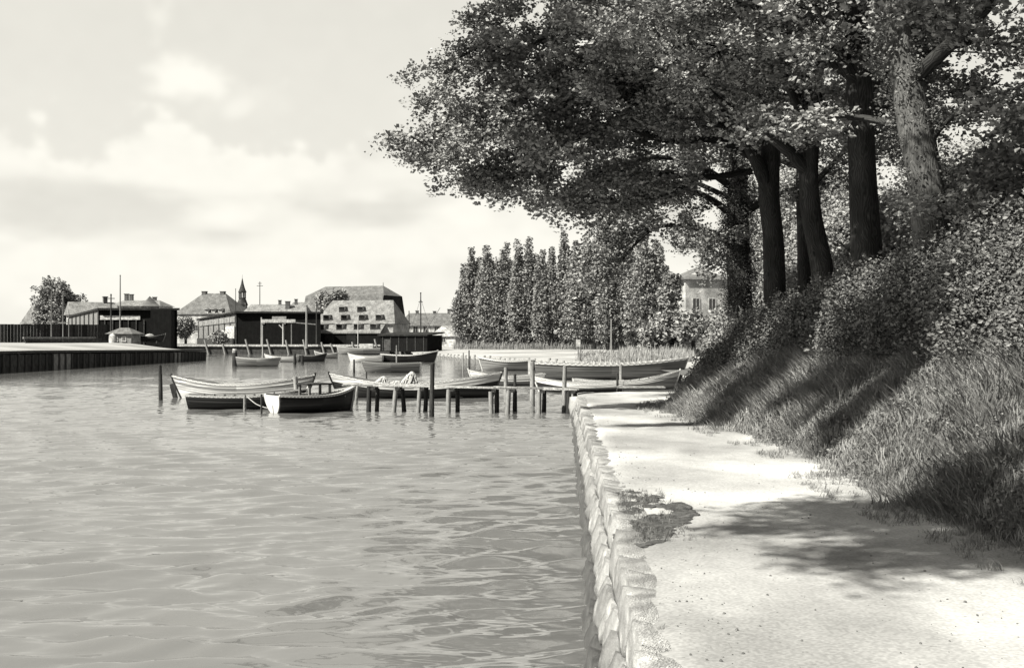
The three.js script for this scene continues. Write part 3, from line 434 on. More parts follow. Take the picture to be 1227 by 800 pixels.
// ---------------------------------------------------------------- buildings on the far shore
function windowPart(o, x, y, z, w, h, side = 0, frame = M.white) {   // side 0 front, 1 right end, -1 left end
  const turn = side * Math.PI / 2, g = (a, b, c, dx, dy, dz) => box(a, b, c, dx, dy, dz).rotateY(turn).translate(x, y, z);
  const f = mesh('window', [g(w + 0.16, 0.1, 0.08, 0, h / 2 + 0.05, 0.02), g(w + 0.24, 0.1, 0.14, 0, -h / 2 - 0.05, 0.04), g(0.09, h, 0.08, -w / 2 - 0.04, 0, 0.02), g(0.09, h, 0.08, w / 2 + 0.04, 0, 0.02), g(0.05, h, 0.06, 0, 0, 0.02)], frame, o);
  mesh('pane', g(w, h, 0.03, 0, 0, 0.005), M.glass, f);
}
function house(c) {
  const o = thing(c.name ?? 'house', c.label, c.cat ?? 'house', [c.x, c.y0 ?? YARD, c.z], c.yaw ?? 0, c.group), { w, dp, wallH: H0, roofH: RH } = c, ov = c.over ?? 0.35, hip = c.hip ?? 0, W = w / 2 + ov, D = dp / 2 + ov, r = Math.max(0.02, W - hip * D);
  mesh('wall', box(w, H0 + 0.3, dp, 0, H0 / 2 - 0.15, 0), c.wall ?? M.render, o);
  const y = H0 - 0.04, e = (x, z) => V(x, y, z), A = e(-W, D), B = e(W, D), C = e(W, -D), E = e(-W, -D), P = V(-r, y + RH, 0), Q = V(r, y + RH, 0);
  const roof = mesh('roof', faces([[A, B, Q, P], [C, E, P, Q], [B, C, Q], [E, A, P], [A, E, C, B]]), c.roof ?? M.roofPale, o);
  if (!hip) { mesh('gable', faces([[V(w / 2 + 0.02, y, dp / 2), V(w / 2 + 0.02, y, -dp / 2), V(w / 2 + 0.02, y + RH * 0.97, 0)], [V(-w / 2 - 0.02, y, -dp / 2), V(-w / 2 - 0.02, y, dp / 2), V(-w / 2 - 0.02, y + RH * 0.97, 0)]]), c.wall ?? M.render, o); }
  for (const [x, h, s = 0.6, zz = 0] of c.chimneys ?? []) { const ch = mesh('chimney', box(s, h + 0.8, s, x, y + RH * (1 - Math.abs(zz) / D) + h / 2 - 0.4, zz), M.brick, roof); mesh('cap', box(s + 0.16, 0.14, s + 0.16, x, y + RH * (1 - Math.abs(zz) / D) + h + 0.05, zz), M.brick, roof); }
  for (const [x, yy, ww, hh, side = 0] of c.windows ?? []) side ? windowPart(o, side * (w / 2 + 0.01), yy, x, ww, hh, side, c.frame) : windowPart(o, x, yy, dp / 2 + 0.01, ww, hh, 0, c.frame);
  for (const [x, yy, ww, hh] of c.doors ?? []) mesh('door', box(ww, hh, 0.1, x, hh / 2 + yy, dp / 2 + 0.03), M.darkWood, o);
  for (const [x, v, ww = 1.1, hh = 0.95, pale] of c.dormers ?? []) dormer(roof, x, y + v * RH, D * (1 - v), RH / D, ww, hh, c.roof, pale);
  return o;
}
function dormer(roof, x, y, z, slope, w, h, rm = M.roofPale, pale) {       // a hatch: pale cheeks, dark front, lid
  const back = h / slope + 0.5, f = 0.12;
  const d = mesh('dormer', [-1, 1].map((s) => faces([[V(x + s * w / 2, y - 0.1, z + f), V(x + s * w / 2, y + h, z + f), V(x + s * w / 2, y + h + 0.08, z - back), V(x + s * w / 2, y - 0.1, z - back)]])), M.white, roof);
  mesh('hatch_opening', box(w - 0.06, h - 0.1, 0.06, x, y + h / 2 - 0.08, z + 0.05), pale ? M.white : M.glass, d);
  mesh('hatch_lid', box(w + 0.24, 0.08, back + 0.6, x, y + h + 0.08, z - back / 2 + 0.2, 0, 0.02), pale ? M.white : rm, d);
}
const hx = (px, d) => wx(px, d);
// mono-pitch tarred sheds: corner towards the camera
function shed(name, label, cpx, cd, lpx, ld, rpx, rd, yc, yl, yr, extra) {
  const C = V(hx(cpx, cd), 0, -cd), A = V(hx(lpx, ld), 0, -ld), B = V(hx(rpx, rd), 0, -rd), o = thing(name, label, 'shed', [C.x, YARD, C.z]);
  const a = A.clone().sub(C), b = B.clone().sub(C), c = a.clone().add(b), hC = wy(yc, cd) - YARD, hA = wy(yl, ld) - YARD, hB = wy(yr, rd) - YARD, hD = hA + hB - hC, up = (v, h) => V(v.x, h, v.z), O = V(0, 0, 0), lo = -0.3;
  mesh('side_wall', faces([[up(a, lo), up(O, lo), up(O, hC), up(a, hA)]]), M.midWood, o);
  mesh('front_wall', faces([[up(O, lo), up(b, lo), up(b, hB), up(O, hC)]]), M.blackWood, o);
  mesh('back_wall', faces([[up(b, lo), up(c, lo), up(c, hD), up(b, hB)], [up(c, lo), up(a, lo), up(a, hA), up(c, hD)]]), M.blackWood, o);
  const ctr = c.clone().multiplyScalar(0.5), ex = (v, h) => { const k = v.clone().sub(ctr), q = ctr.clone().add(k.setLength(k.length() + 0.7)); return V(q.x, h, q.z); };
  const T = [ex(a, hA + 0.05), ex(O, hC + 0.05), ex(b, hB + 0.05), ex(c, hD + 0.05)], U = T.map((p) => p.clone().add(V(0, 0.28, 0)));
  mesh('roof', faces([[U[0], U[1], U[2], U[3]], [T[3], T[2], T[1], T[0]], ...[0, 1, 2, 3].map((i) => [T[i], T[(i + 1) % 4], U[(i + 1) % 4], U[i]])]), M.roofDark, o);
  const out = V(a.z, 0, -a.x).normalize(); if (out.dot(b) > 0) out.negate(); const outB = V(b.z, 0, -b.x).normalize(); if (outB.dot(a) > 0) outB.negate();
  for (let i = 0; i <= 7; i++) { const p = a.clone().multiplyScalar(i / 7).addScaledVector(out, 0.07), h = lerp(hC, hA, i / 7) - 0.05; mesh('batten', beam(V(p.x, lo, p.z), V(p.x + 0.001, h, p.z), 0.2, 0.16).translate(0, 0, 0), M.darkWood, o); }
  return { o, a, b, hC, hA, hB, out, outB, along: (t, h, off = 0.1) => V(b.x * t, h, b.z * t).addScaledVector(outB, off), side: (t, h, off = 0.1) => V(a.x * t, h, a.z * t).addScaledVector(out, off) };
}
{
  const s = shed('tarred_shed', 'long black tarred shed with a pale sign strip, behind the mole', 118, 150, 82, 176, 212, 150, 372, 381, 372);
  mesh('sign_strip', beam(s.along(0.02, wy(380.5, 150) - YARD), s.along(0.53, wy(380.5, 150) - YARD), 0.08, 0.55), M.white, s.o);
  mesh('lean_to', (() => { const p = s.along(0.72, 0, 1.2), q = s.along(0.98, 0, 1.2), h = s.hC * 1.06; return beam(V(p.x, h / 2 - 0.2, p.z), V(q.x, h / 2 - 0.2, q.z), 1.6, h); })(), M.blackWood, s.o);
  for (let i = 0; i < 6; i++) mesh('board', (() => { const p = s.along(0.08 + i * 0.1, 0, 0.12); return beam(V(p.x, -0.2, p.z), V(p.x + 0.001, s.hC - 1.2, p.z), 0.08, 0.12); })(), M.darkWood, s.o);
  const t = shed('tarred_shed', 'black tarred shed with a bright plank side, below the church spire', 283, 182, 238, 204, 384, 182.5, 375.5, 384, 376);
  mesh('side_band', beam(t.side(0.02, t.hC * 0.82), t.side(0.98, t.hA * 0.86), 0.08, 0.9), M.renderDim, t.o);
  mesh('white_door', beam(t.side(0.02, 2.0, 0.2), t.side(0.24, 2.0, 0.2), 0.1, 2.2), M.white, t.o);
  mesh('lower_skirt', beam(t.side(0.0, 0.5, 0.5), t.side(0.95, 0.5, 0.5), 0.3, 1.2), M.darkWood, t.o);
  for (const u of [0.3, 0.55]) mesh('vent', beam(t.along(u, t.hC * 0.72), t.along(u + 0.035, t.hC * 0.72), 0.08, 0.55), M.midWood, t.o);
}
{ // dark fence in front of the left shed
  const f = thing('board_fence', 'dark board fence running left from the tarred shed', 'fence', [0, YARD, 0]), R = rng(91), p0 = V(hx(-40, 140), 0, -140), p1 = V(hx(131, 147), 0, -147), n = 44;
  for (let i = 0; i < n; i++) { const p = p0.clone().lerp(p1, i / n), q = p0.clone().lerp(p1, (i + 0.97) / n), h = wy(387.5, 143) - YARD; mesh('board', beam(V(p.x, h / 2 - 0.1, p.z), V(q.x, h / 2 - 0.1, q.z), 0.05 + R() * 0.03, h + R() * 0.05), R() < 0.5 ? M.blackWood : M.blackWood2 ?? (M.blackWood2 = mat(0.022, { t: rep(woodT, 0.35) })), f); }
  const r = thing('timber_stack', 'long dark timbers lying along the mole in front of the fence', 'timber', [0, 1.95, 0]);
  for (let k = 0; k < 3; k++) mesh('timber', beam(V(hx(30, 128), 0.12 + 0.24 * k, -128 + k * 0.3), V(hx(128 - 6 * k, 134), 0.12 + 0.24 * k, -134 + k * 0.3), 0.35, 0.22), k === 2 ? M.midWood : M.darkWood, r);
}
house({ name: 'quay_hut', label: 'small grey hut with hipped roof on the mole', cat: 'hut', x: hx(149, 138), z: -138, y0: 1.8, w: 2.9, dp: 2.4, wallH: wy(399.5, 138) - 1.8, roofH: 0.75, hip: 0.8, wall: M.renderDim, roof: M.roofMid, windows: [[-0.5, 0.6, 0.4, 0.45], [0.55, 0.6, 0.4, 0.45]], yaw: -0.15 });
{ // white round-topped tank beside the hut
  const o = thing('tank', 'white round-topped tank standing left of the small hut', 'tank', [hx(135.5, 137), 1.85, -137]);
  mesh('body', new THREE.LatheGeometry([[0, 0], [0.5, 0], [0.52, 0.1], [0.52, 0.85], [0.42, 1.15], [0.2, 1.28], [0, 1.3]].map(([a, b]) => new THREE.Vector2(a, b)), 20), M.white, o); mesh('stand', box(0.9, 0.2, 0.9, 0, 0, 0), M.darkWood, o);
}
house({ name: 'house', label: 'pale house with a low roof at the far left edge', x: hx(50, 190), z: -196, w: 8, dp: 8, wallH: 3.6, roofH: 3.2, yaw: 0.9, wall: M.render, roof: M.roofPale, windows: [[0, 2, 0.9, 1.1, 1]] });
house({ name: 'house', label: 'white gabled house behind the left end of the tarred shed', x: hx(104, 176), z: -178, w: 6.5, dp: 5, wallH: wy(377, 178) - YARD, roofH: wy(361.5, 178) - wy(377, 178), yaw: 0.6, wall: M.white, roof: M.roofPale, windows: [[0, 3, 0.8, 1.1, -1], [1.5, 2, 0.8, 1, -1]], chimneys: [[2, 0.8]] });
house({ name: 'house', label: 'long pale roof with two chimneys behind the left tarred shed', x: hx(165, 205), z: -207, w: 9, dp: 7, wallH: wy(366.5, 205) - YARD, roofH: wy(359, 205) - wy(366.5, 205), hip: 0.4, yaw: -0.05, wall: M.white, roof: M.roofPale, chimneys: [[-2.8, 1.1], [-1.9, 1.0], [2.4, 0.5]], windows: [[-2, 4.6, 0.8, 1], [1, 4.6, 0.8, 1]] });
{ const o = thing('turret', 'small pointed turret roof at the end of the long pale roof', 'turret', [hx(179, 203), YARD, -203], 0.5); const y = wy(367, 203) - YARD; mesh('wall', box(2.2, y, 2.2, 0, y / 2, 0), M.renderDim, o); mesh('roof', new THREE.ConeGeometry(2.1, wy(358.5, 203) - wy(371, 203), 4).rotateY(Math.PI / 4).translate(0, y + (wy(358.5, 203) - wy(371, 203)) / 2, 0), M.roofMid, o); }
house({ name: 'hipped_house', label: 'large hipped-roof house with three small dormers left of the spire', x: hx(249, 240), z: -245, w: 12.6, dp: 10.5, wallH: wy(376, 240) - YARD, roofH: wy(350, 240) - wy(376, 240), hip: 0.72, yaw: -0.22, wall: M.render, roof: M.roofMid, chimneys: [[-2.3, 0.35, 0.9], [2.0, 0.3, 0.9]], windows: [[-4, 3.2, 0.9, 1.3], [-1.5, 3.2, 0.9, 1.3], [1, 3.2, 0.9, 1.3], [3.5, 3.2, 0.9, 1.3]], dormers: [[1.0, 0.05, 0.8, 0.8, 1], [2.5, 0.05, 0.8, 0.8, 1], [4.1, 0.05, 0.8, 0.8, 1]] });
{ // church spire
  const d = 300, x = hx(290, d), o = thing('church_spire', 'slender dark church spire with an open lantern', 'church', [x, YARD, -d]), yb = wy(372, d) - YARD, y1 = wy(357, d) - YARD, y2 = wy(350, d) - YARD, yt = wy(333, d) - YARD;
  mesh('tower', box(2.2, yb + 2, 2.2, 0, (yb + 2) / 2, 0), M.brick, o);
  mesh('lower_roof', new THREE.CylinderGeometry(0.85, 1.55, y1 - yb - 1.4, 8).translate(0, (y1 + yb + 1.4) / 2, 0), M.slate, o);
  const l = mesh('lantern', [new THREE.CylinderGeometry(1.0, 1.0, 0.2, 8).translate(0, y1, 0), new THREE.CylinderGeometry(1.05, 1.05, 0.2, 8).translate(0, y2, 0)], M.slate, o);
  for (let k = 0; k < 8; k++) mesh('column', bar(V(Math.cos(k * 0.785) * 0.85, y1, Math.sin(k * 0.785) * 0.85), V(Math.cos(k * 0.785) * 0.85, y2, Math.sin(k * 0.785) * 0.85), 0.13, 0.13, 5), M.slate, l);
  mesh('spire', new THREE.LatheGeometry([[1.15, y2], [0.8, lerp(y2, yt, 0.2)], [0.45, lerp(y2, yt, 0.5)], [0.12, lerp(y2, yt, 0.92)], [0.02, yt]].map(([a, b]) => new THREE.Vector2(a, b)), 8), M.slate, o);
  mesh('finial', bar(V(0, yt - 0.2, 0), V(0, wy(329, d) - YARD, 0), 0.05, 0.03, 5), M.iron, o);
}
house({ name: 'house', label: 'low pale roof with chimneys behind the shed below the spire', x: hx(328, 214), z: -218, w: 12, dp: 7, wallH: wy(376, 214) - YARD, roofH: wy(364.5, 214) - wy(377, 214), hip: 0.3, wall: M.render, roof: M.roofPale, chimneys: [[0.3, 0.7, 0.5], [2.1, 1.2, 0.8, 1.5], [3.4, 0.9, 0.5]], windows: [[-3, 3.8, 0.8, 1], [0, 3.8, 0.8, 1]] });
house({ name: 'house', label: 'little pale gable left of the big barn roof', x: hx(355, 226), z: -230, w: 5.5, dp: 6, wallH: wy(377, 226) - YARD, roofH: wy(361, 226) - wy(377, 226), hip: 0.5, yaw: 0.3, wall: M.render, roof: M.roofPale, windows: [[0, 3.5, 0.8, 1]] });
{ // warehouse with hatches and a lean-to
  const d = 190, b = house({ name: 'warehouse', label: 'warehouse with a pale roof full of open hatches', cat: 'warehouse', x: hx(430, d), z: -d - 5, w: 13.4, dp: 10, wallH: wy(387.5, d) - YARD, roofH: wy(359, d + 5) - wy(387, d), hip: 0.32, yaw: -0.16, wall: M.render, roof: M.roofPale, over: 0.4, dormers: [[-2.9, 0.5, 0.95, 0.8], [0.3, 0.5, 0.95, 0.8], [-5.0, 0.14, 1, 0.85], [-1.9, 0.14, 1, 0.85], [1.2, 0.14, 1, 0.85], [4.1, 0.14, 1, 0.85]] });
  const z = 5.0, y1 = wy(387.8, d) - YARD, y2 = wy(398, d - 3) - YARD, x0 = -7.2, x1 = 5.4, T = (x, y, zz) => V(x, y, zz);
  const lr = mesh('lean_to_roof', faces([[T(x0, y2, z + 3.2), T(x1, y2, z + 3.2), T(x1, y1, z), T(x0, y1, z)], [T(x0, y2 - 0.2, z + 3.2), T(x0, y1 - 0.2, z), T(x1, y1 - 0.2, z), T(x1, y2 - 0.2, z + 3.2)], [T(x0, y2 - 0.2, z + 3.2), T(x1, y2 - 0.2, z + 3.2), T(x1, y2, z + 3.2), T(x0, y2, z + 3.2)]]), M.roofPale, b);
  for (const x of [-5.0, -1.9, 1.1, 3.9]) dormer(lr, x, y2 + 0.45, z + 2.2, (y1 - y2) / 3.2, 1, 0.85);
  mesh('lean_to_wall', box(x1 - x0 - 2.2, y2 + 0.2, 0.12, (x0 + x1) / 2 + 0.8, y2 / 2 - 0.15, z + 2.9), M.blackWood, b); mesh('plank_end', box(1.7, y2 + 0.2, 0.14, x0 + 1.05, y2 / 2 - 0.15, z + 2.9), M.midWood, b);
  for (let i = 0; i < 5; i++) mesh('batten', box(0.12, y2, 0.06, x0 + 0.3 + i * 0.38, y2 / 2 - 0.1, z + 3.0), M.darkWood, b);
  for (const x of [-3.3, 0.4]) mesh('door', box(1.6, 2.2, 0.08, x, 1.1, z + 3.0), M.gable, b);
}
{ // big barn with gambrel roof and half-hipped end
  const d = 236, sx = wx(458, d) - wx(384, d), o = thing('barn', 'huge barn with gambrel roof and dark half-hipped gable', 'barn', [hx(420, d), YARD, -d - 5], -0.36), L = 9.2, ya = wy(386, d) - YARD, yk = wy(353.5, d - 2) - YARD, yr = wy(341.5, d) - YARD, a = 6.2, k = 4.3, ins = 2.3;
  const e = (x, y, z) => V(x, y, z);
  mesh('wall', box(L * 2 - 0.6, ya, a * 2 - 0.6, 0, ya / 2, 0), M.renderDim, o);
  mesh('roof', faces([[e(-L, ya, a), e(L, ya, a), e(L, yk, k), e(-L, yk, k)], [e(-L, yk, k), e(L, yk, k), e(L - ins, yr, 0), e(-L + ins, yr, 0)], [e(L, ya, -a), e(-L, ya, -a), e(-L, yk, -k), e(L, yk, -k)], [e(L, yk, -k), e(-L, yk, -k), e(-L + ins, yr, 0), e(L - ins, yr, 0)], [e(L, yk, k), e(L, yk, -k), e(L - ins, yr, 0)], [e(-L, yk, -k), e(-L, yk, k), e(-L + ins, yr, 0)]]), M.roofMid, o);
  mesh('gable', faces([[e(L - 0.15, ya, a - 0.1), e(L - 0.15, ya, -a + 0.1), e(L - 0.15, yk, -k + 0.1), e(L - 0.15, yk, k - 0.1)], [e(-L + 0.15, ya, -a + 0.1), e(-L + 0.15, ya, a - 0.1), e(-L + 0.15, yk, k - 0.1), e(-L + 0.15, yk, -k + 0.1)]]), M.gable, o);
  for (const z of [-2, 0, 2]) windowPart(o, L - 0.12, ya + 2.4, z, 0.7, 0.9, 1, M.brick);
  mesh('finial', bar(V(L - ins, yr, 0), V(L - ins, yr + 0.7, 0), 0.08, 0.05, 5), M.iron, o);
}
{ // low black boathouse
  const d = 160, x0 = hx(458, d), o = thing('boathouse', 'low black boathouse beside the pale bulkhead', 'boathouse', [x0, 0.9, -d], -0.62), h = wy(399, d) - 0.9, L = 8.6;
  mesh('wall', box(L, h, 3.2, L / 2 - 0.4, h / 2 - 0.3, -1.6), M.blackWood, o); mesh('roof', box(L + 0.5, 0.18, 3.8, L / 2 - 0.4, h - 0.12, -1.6, 0, 0.1), M.roofDark, o);
  mesh('door', box(1.2, 1.6, 0.08, 1.0, 0.6, 0.05), M.darkWood, o); for (let i = 0; i < 6; i++) mesh('batten', box(0.1, h - 0.3, 0.06, 0.1 + i * 1.5, h / 2 - 0.3, 0.03), M.darkWood, o);
}
house({ name: 'house', label: 'long white house with a grey roof left of the poplars', x: hx(516, 225), z: -229, w: 12.5, dp: 8, wallH: wy(390, 225) - YARD, roofH: wy(374.5, 227) - wy(390, 225), hip: 0.45, yaw: 0.0, wall: M.white, roof: M.roofMid, chimneys: [[-3, 0.4], [0.5, 0.3], [3.4, 0.7]], windows: [[-5, 2.7, 0.9, 1.3], [-3, 2.7, 0.9, 1.3], [-1, 2.7, 0.9, 1.3], [1.2, 2.7, 0.9, 1.3], [3.3, 2.7, 0.9, 1.3], [5.2, 2.7, 0.9, 1.3]], doors: [[0.1, 0, 1.1, 2]] });
house({ name: 'harbour_shed', label: 'low dark open shed in front of the long white house', cat: 'shed', x: hx(511, 190), z: -192, w: 5.5, dp: 4, wallH: 1.5, roofH: 0.3, wall: M.blackWood, roof: M.roofDark, doors: [[-1, 0, 1, 1.7], [1.2, 0, 1, 1.7]] });
house({ name: 'harbour_shed', label: 'small white gabled shed at the left end of the poplars', cat: 'shed', x: hx(536, 178), z: -179, w: 3.6, dp: 4, wallH: 1.5, roofH: 1.7, yaw: 1.25, wall: M.white, roof: M.white, windows: [[0, 0.9, 0.6, 0.7, -1]], y0: 1.25 });
house({ name: 'villa', label: 'pale villa glimpsed between the poplars and the grove', cat: 'house', x: hx(842, 130), z: -134, w: 5.4, dp: 6, wallH: wy(334, 130) - 0.8, roofH: 1.6, y0: 0.8, yaw: 0.25, hip: 0.9, wall: M.render, roof: M.roofMid, windows: [[-1.4, 5.6, 0.8, 1.3], [0.6, 5.6, 0.8, 1.3], [-1.4, 3, 0.8, 1.3], [0.6, 3, 0.8, 1.3]] });

// ---------------------------------------------------------------- masts, poles, gantry
function pole(name, label, cat, px, d, y0, pyTop, r, m, cross) { const o = thing(name, label, cat, [hx(px, d), y0, -d]), h = wy(pyTop, d) - y0; mesh('shaft', bar(V(0, -0.3, 0), V(0, h, 0), r, r * 0.6, 7), m, o); for (const [f, w] of cross ?? []) mesh('crosspiece', box(w, 0.1, 0.1, 0, h * f, 0), m, o); mesh('cap', new THREE.SphereGeometry(r * 0.9, 8, 6).translate(0, h, 0), m, o); return o; }
pole('mast', 'tall thin mast standing before the left tarred shed', 'mast', 143.5, 142, YARD, 330, 0.11, M.midWood);
pole('pole', 'short pole with a crosspiece before the left tarred shed', 'pole', 132.5, 141, YARD, 353, 0.13, M.darkWood, [[0.93, 0.9]]);
pole('pole', 'pale pole with crosspieces at the left end of the board fence', 'pole', 61, 136, 1.2, 350, 0.08, M.midWood, [[0.48, 1.0]]); pole('pole', 'second pale pole before the board fence', 'pole', 75, 136, 1.2, 350, 0.08, M.midWood, [[0.46, 1.2]]); pole('pole', 'thin pole right of the two pale poles by the board fence', 'pole', 82, 136, 1.2, 370, 0.06, M.midWood);
pole('flagpole', 'thin flagpole just left of the church spire', 'flagpole', 282, 230, YARD, 346, 0.1, M.darkWood); pole('pole', 'pole with crossarms right of the church spire', 'pole', 311, 225, YARD, 338, 0.12, M.darkWood, [[0.94, 1.2], [0.98, 0.7]]);
pole('mast', 'thick pale mast at the left corner of the warehouse', 'mast', 367, 172, 1.2, 366, 0.22, M.palePile); pole('pole', 'pole at the left end of the warehouse roof', 'pole', 379, 174, 1.2, 365, 0.12, M.darkWood);
{ const o = pole('ship_mast', 'tall ship mast with rigging before the long white house', 'mast', 504, 182, 0.8, 351, 0.14, M.darkWood, [[0.84, 0.7]]); const h = wy(351, 182) - 0.8; for (const s of [-1, 1]) mesh('stay', bar(V(0, h * 0.9, 0), V(s * 2.2, 1, 0), 0.025, 0.025, 4), M.iron, o); mesh('boom', bar(V(0, 1.6, 0), V(3.1, 6.5, 0), 0.07, 0.05, 6), M.midWood, o); }
pole('ship_mast', 'dark bare mast left of the rigged mast', 'mast', 490, 186, 0.8, 373, 0.12, M.darkWood);
{ // gantry with board
  const d = 174.2, o = thing('gantry', 'pale timber gantry with a sign board before the black shed', 'gantry', [hx(339, d), YARD, -d]), X = (px) => hx(px, d) - hx(339, d), Y = (py) => wy(py, d) - YARD;
  mesh('post', bar(V(0, -0.1, 0), V(0, Y(379), 0), 0.15, 0.13), M.paleWood, o); mesh('post', bar(V(X(313), -0.2, 0), V(X(313), Y(380), 0), 0.11, 0.1), M.paleWood, o); mesh('post', bar(V(X(349), -0.1, 0), V(X(349), Y(384), 0), 0.09, 0.08), M.midWood, o);
  mesh('beam', beam(V(X(313), Y(384.5), 0.14), V(X(354), Y(384.5), 0.14), 0.16, 0.5), M.paleWood, o); mesh('brace', beam(V(X(334), Y(389), 0), V(0, Y(394), 0), 0.12, 0.14), M.paleWood, o); mesh('arm', beam(V(X(354), Y(386.5), 0.1), V(X(378), Y(388.5), 0.1), 0.1, 0.14), M.midWood, o);
  mesh('board', box(X(343) - X(326), 0.5, 0.08, (X(343) + X(326)) / 2, Y(381), 0.16), M.renderDim, o);
}
// ---------------------------------------------------------------- far trees
function farTree(name, label, px, d, pyTop, pyBase, r, y0, n, seed) {
  const o = thing(name, label, 'tree', [hx(px, d), y0, -d]), R = rng(seed), h = wy(pyTop, d) - y0, lo = Math.max(0.5, wy(pyBase, d) - y0), list = [];
  mesh('trunk', tube([V(0, -0.3, 0), V(0.1, h * 0.4, 0), V(0, h * 0.75, 0)], [0.3, 0.22, 0.08], 7), M.bark, o);
  const lobes = []; for (let k = 0; k < 9; k++) { const a = R() * 6.28; lobes.push([V(Math.cos(a) * r * 0.55 * R(), lerp(lo + r * 0.4, h - r * 0.4, R()), Math.sin(a) * r * 0.55 * R()), r * (0.4 + 0.25 * R())]); }
  lobes.push([V(0, h - r * 0.5, 0), r * 0.5]);
  for (let i = 0; i < n; i++) { const [c, q] = lobes[i % lobes.length], v = V(R() - 0.5, R() - 0.5, R() - 0.5).normalize().multiplyScalar(q * Math.pow(R(), 0.3)).add(c); list.push(place(v, R() - 0.5, R() * 6.28, R() - 0.5, 0.8 + R() * 0.5)); }
  copies('crown', clumpFar, M.leafFar, list, o, (i) => 0.65 + ((i * 7919) % 97) / 120);
}
farTree('broad_tree', 'broad dark tree above the roofs at the far left', 64, 192, 333, 398, 4.6, YARD, 1100, 1); farTree('broad_tree', 'lower right crown beside the broad tree at far left', 84, 193, 349, 395, 2.2, YARD, 300, 2);
farTree('bush_tree', 'dark bushy tree showing over the ridge of the warehouse', 407, 215, 347, 380, 2.6, YARD, 500, 3); farTree('bush_tree', 'smaller bushy tree left of the one over the warehouse ridge', 389, 216, 351, 380, 2.0, YARD, 320, 4);
farTree('bush', 'pale bush below the hipped house, between the two sheds', 222, 215, 380, 412, 2.6, YARD, 300, 5); farTree('bush', 'low bush at the plank side of the shed below the spire', 262, 178, 400, 414, 1.5, YARD, 160, 6);
farTree('bush_tree', 'grey-leaved tree between the poplars and the villa', 805, 124, 330, 400, 1.5, 0.9, 420, 7);
{ // poplar row
  const spec = [[556, 318, 9], [565, 299, 9], [574, 310, 8], [583, 294, 10], [596, 306, 8], [607, 292, 9], [620, 289, 10], [634, 286, 11], [643, 307, 8], [651, 301, 8], [661, 298, 9], [676, 277, 10], [690, 290, 11], [703, 284, 11], [716, 290, 11], [728, 286, 11], [741, 284, 11], [755, 288, 12], [771, 276, 14], [786, 288, 12], [797, 322, 8]];
  const R = rng(2024), ord = ['first', 'second', 'third', 'fourth', 'fifth', 'sixth', 'seventh', 'eighth', 'ninth', 'tenth', 'eleventh'], N = spec.length;
  spec.forEach(([px, top, hw], i) => {
    const d = 172 + (i % 3) * 1.0 - 26 * i / N, y0 = 1.05 - 0.15 * i / N, lab = i === 0 ? 'short poplar at the left end of the row' : i === N - 1 ? 'short poplar at the right end of the row' : i < 11 ? ord[i] + ' poplar from the left in the tall row' : ord[N - 1 - i] + ' poplar from the right in the tall row';
    const o = thing('poplar', lab, 'tree', [hx(px, d), y0, -d], 0, 'row of tall poplars behind the beach'), h = wy(top, d) - y0, r = hw / F * d * 1.5, list = [], tones = [];
    mesh('trunk', tube([V(0, -0.3, 0), V(0.05, h * 0.3, 0), V(0, h * 0.9, 0)], [0.24, 0.2, 0.04], 7, 0.1, i), M.bark, o);
    const spires = []; for (let k = 0; k < 13; k++) { const a = R() * 6.28, q = R(); spires.push([Math.cos(a) * r * 0.62 * q, Math.sin(a) * r * 0.62 * q, 0.03 + 0.26 * R(), k < 3 ? 1 - 0.07 * k : 0.5 + 0.38 * R(), r * (k < 3 ? 0.24 : 0.34 + 0.2 * R())]); } spires[0][0] = spires[0][1] = 0;
    for (let k = 0; k < 1500; k++) { const [sx, sz, b, t, sr] = spires[k % 13], u = Math.pow(R(), 0.85), y = lerp(b, t, u), lean = 1 - 0.55 * Math.max(0, y - 0.35) , w = sr * Math.pow(Math.sin(Math.PI * clamp(0.08 + 0.92 * u)), 0.5) * (0.7 + 0.5 * R()), a = R() * 6.28; list.push(place(V(sx * lean + Math.cos(a) * w, y * h + 0.1, sz * lean + Math.sin(a) * w), (R() - 0.5) * 0.7, R() * 6.28, (R() - 0.5) * 0.7, 0.62 + R() * 0.4)); tones.push(0.7 + 0.6 * R()); }
    copies('crown', clumpFar, M.leafFar, list, o, (k) => tones[k]);
  });
  // dark thicket under the poplars at the right, and tall reeds
  const bush = [[800, 376, 412, 2.6], [815, 385, 414, 2.2], [786, 392, 414, 2.0], [830, 372, 412, 2.6]];
  bush.forEach(([px, t, b, r], k) => farTree('thicket_bush', ['dark bush under the right end of the poplars', 'dark bush beside the villa, right of the poplars', 'low dark bush among the rightmost poplar stems', 'rounded bush hard against the left end of the hedge'][k], px, 128 - k * 3, t, b, r, 0.9, 260, 300 + k));
  const stalk = blades(5, 1.0, 0.03, 0.08, 88, 0.3), list = [], low = [];
  for (let i = 0; i < 2600; i++) { const px = 690 + 140 * Math.pow(R(), 0.6), d = 96 + R() * 40; list.push(place(V(hx(px, d), 0.35 + (d - 96) * 0.008, -d), 0, R() * 6, 0, 0.7 + R() * 0.5, (0.4 + R() * 1.0) * (px > 745 ? 0.95 : 0.5))); }
  tag(copies('reeds', stalk, M.reed, list, scene, () => 0.8 + R() * 0.5), 'pale tall reeds along the beach below the poplars', 'reeds');
  for (let i = 0; i < 1500; i++) { const px = 545 + 280 * R(), d = 155 + R() * 15; low.push(place(V(hx(px, d), 0.95, -d), 0, R() * 6, 0, 1, 0.4 + R() * 0.9)); }
  tag(copies('rough_grass', stalk, M.grass, low, scene, () => 0.5 + R() * 0.8), 'rough dark grass at the foot of the poplar row', 'grass');
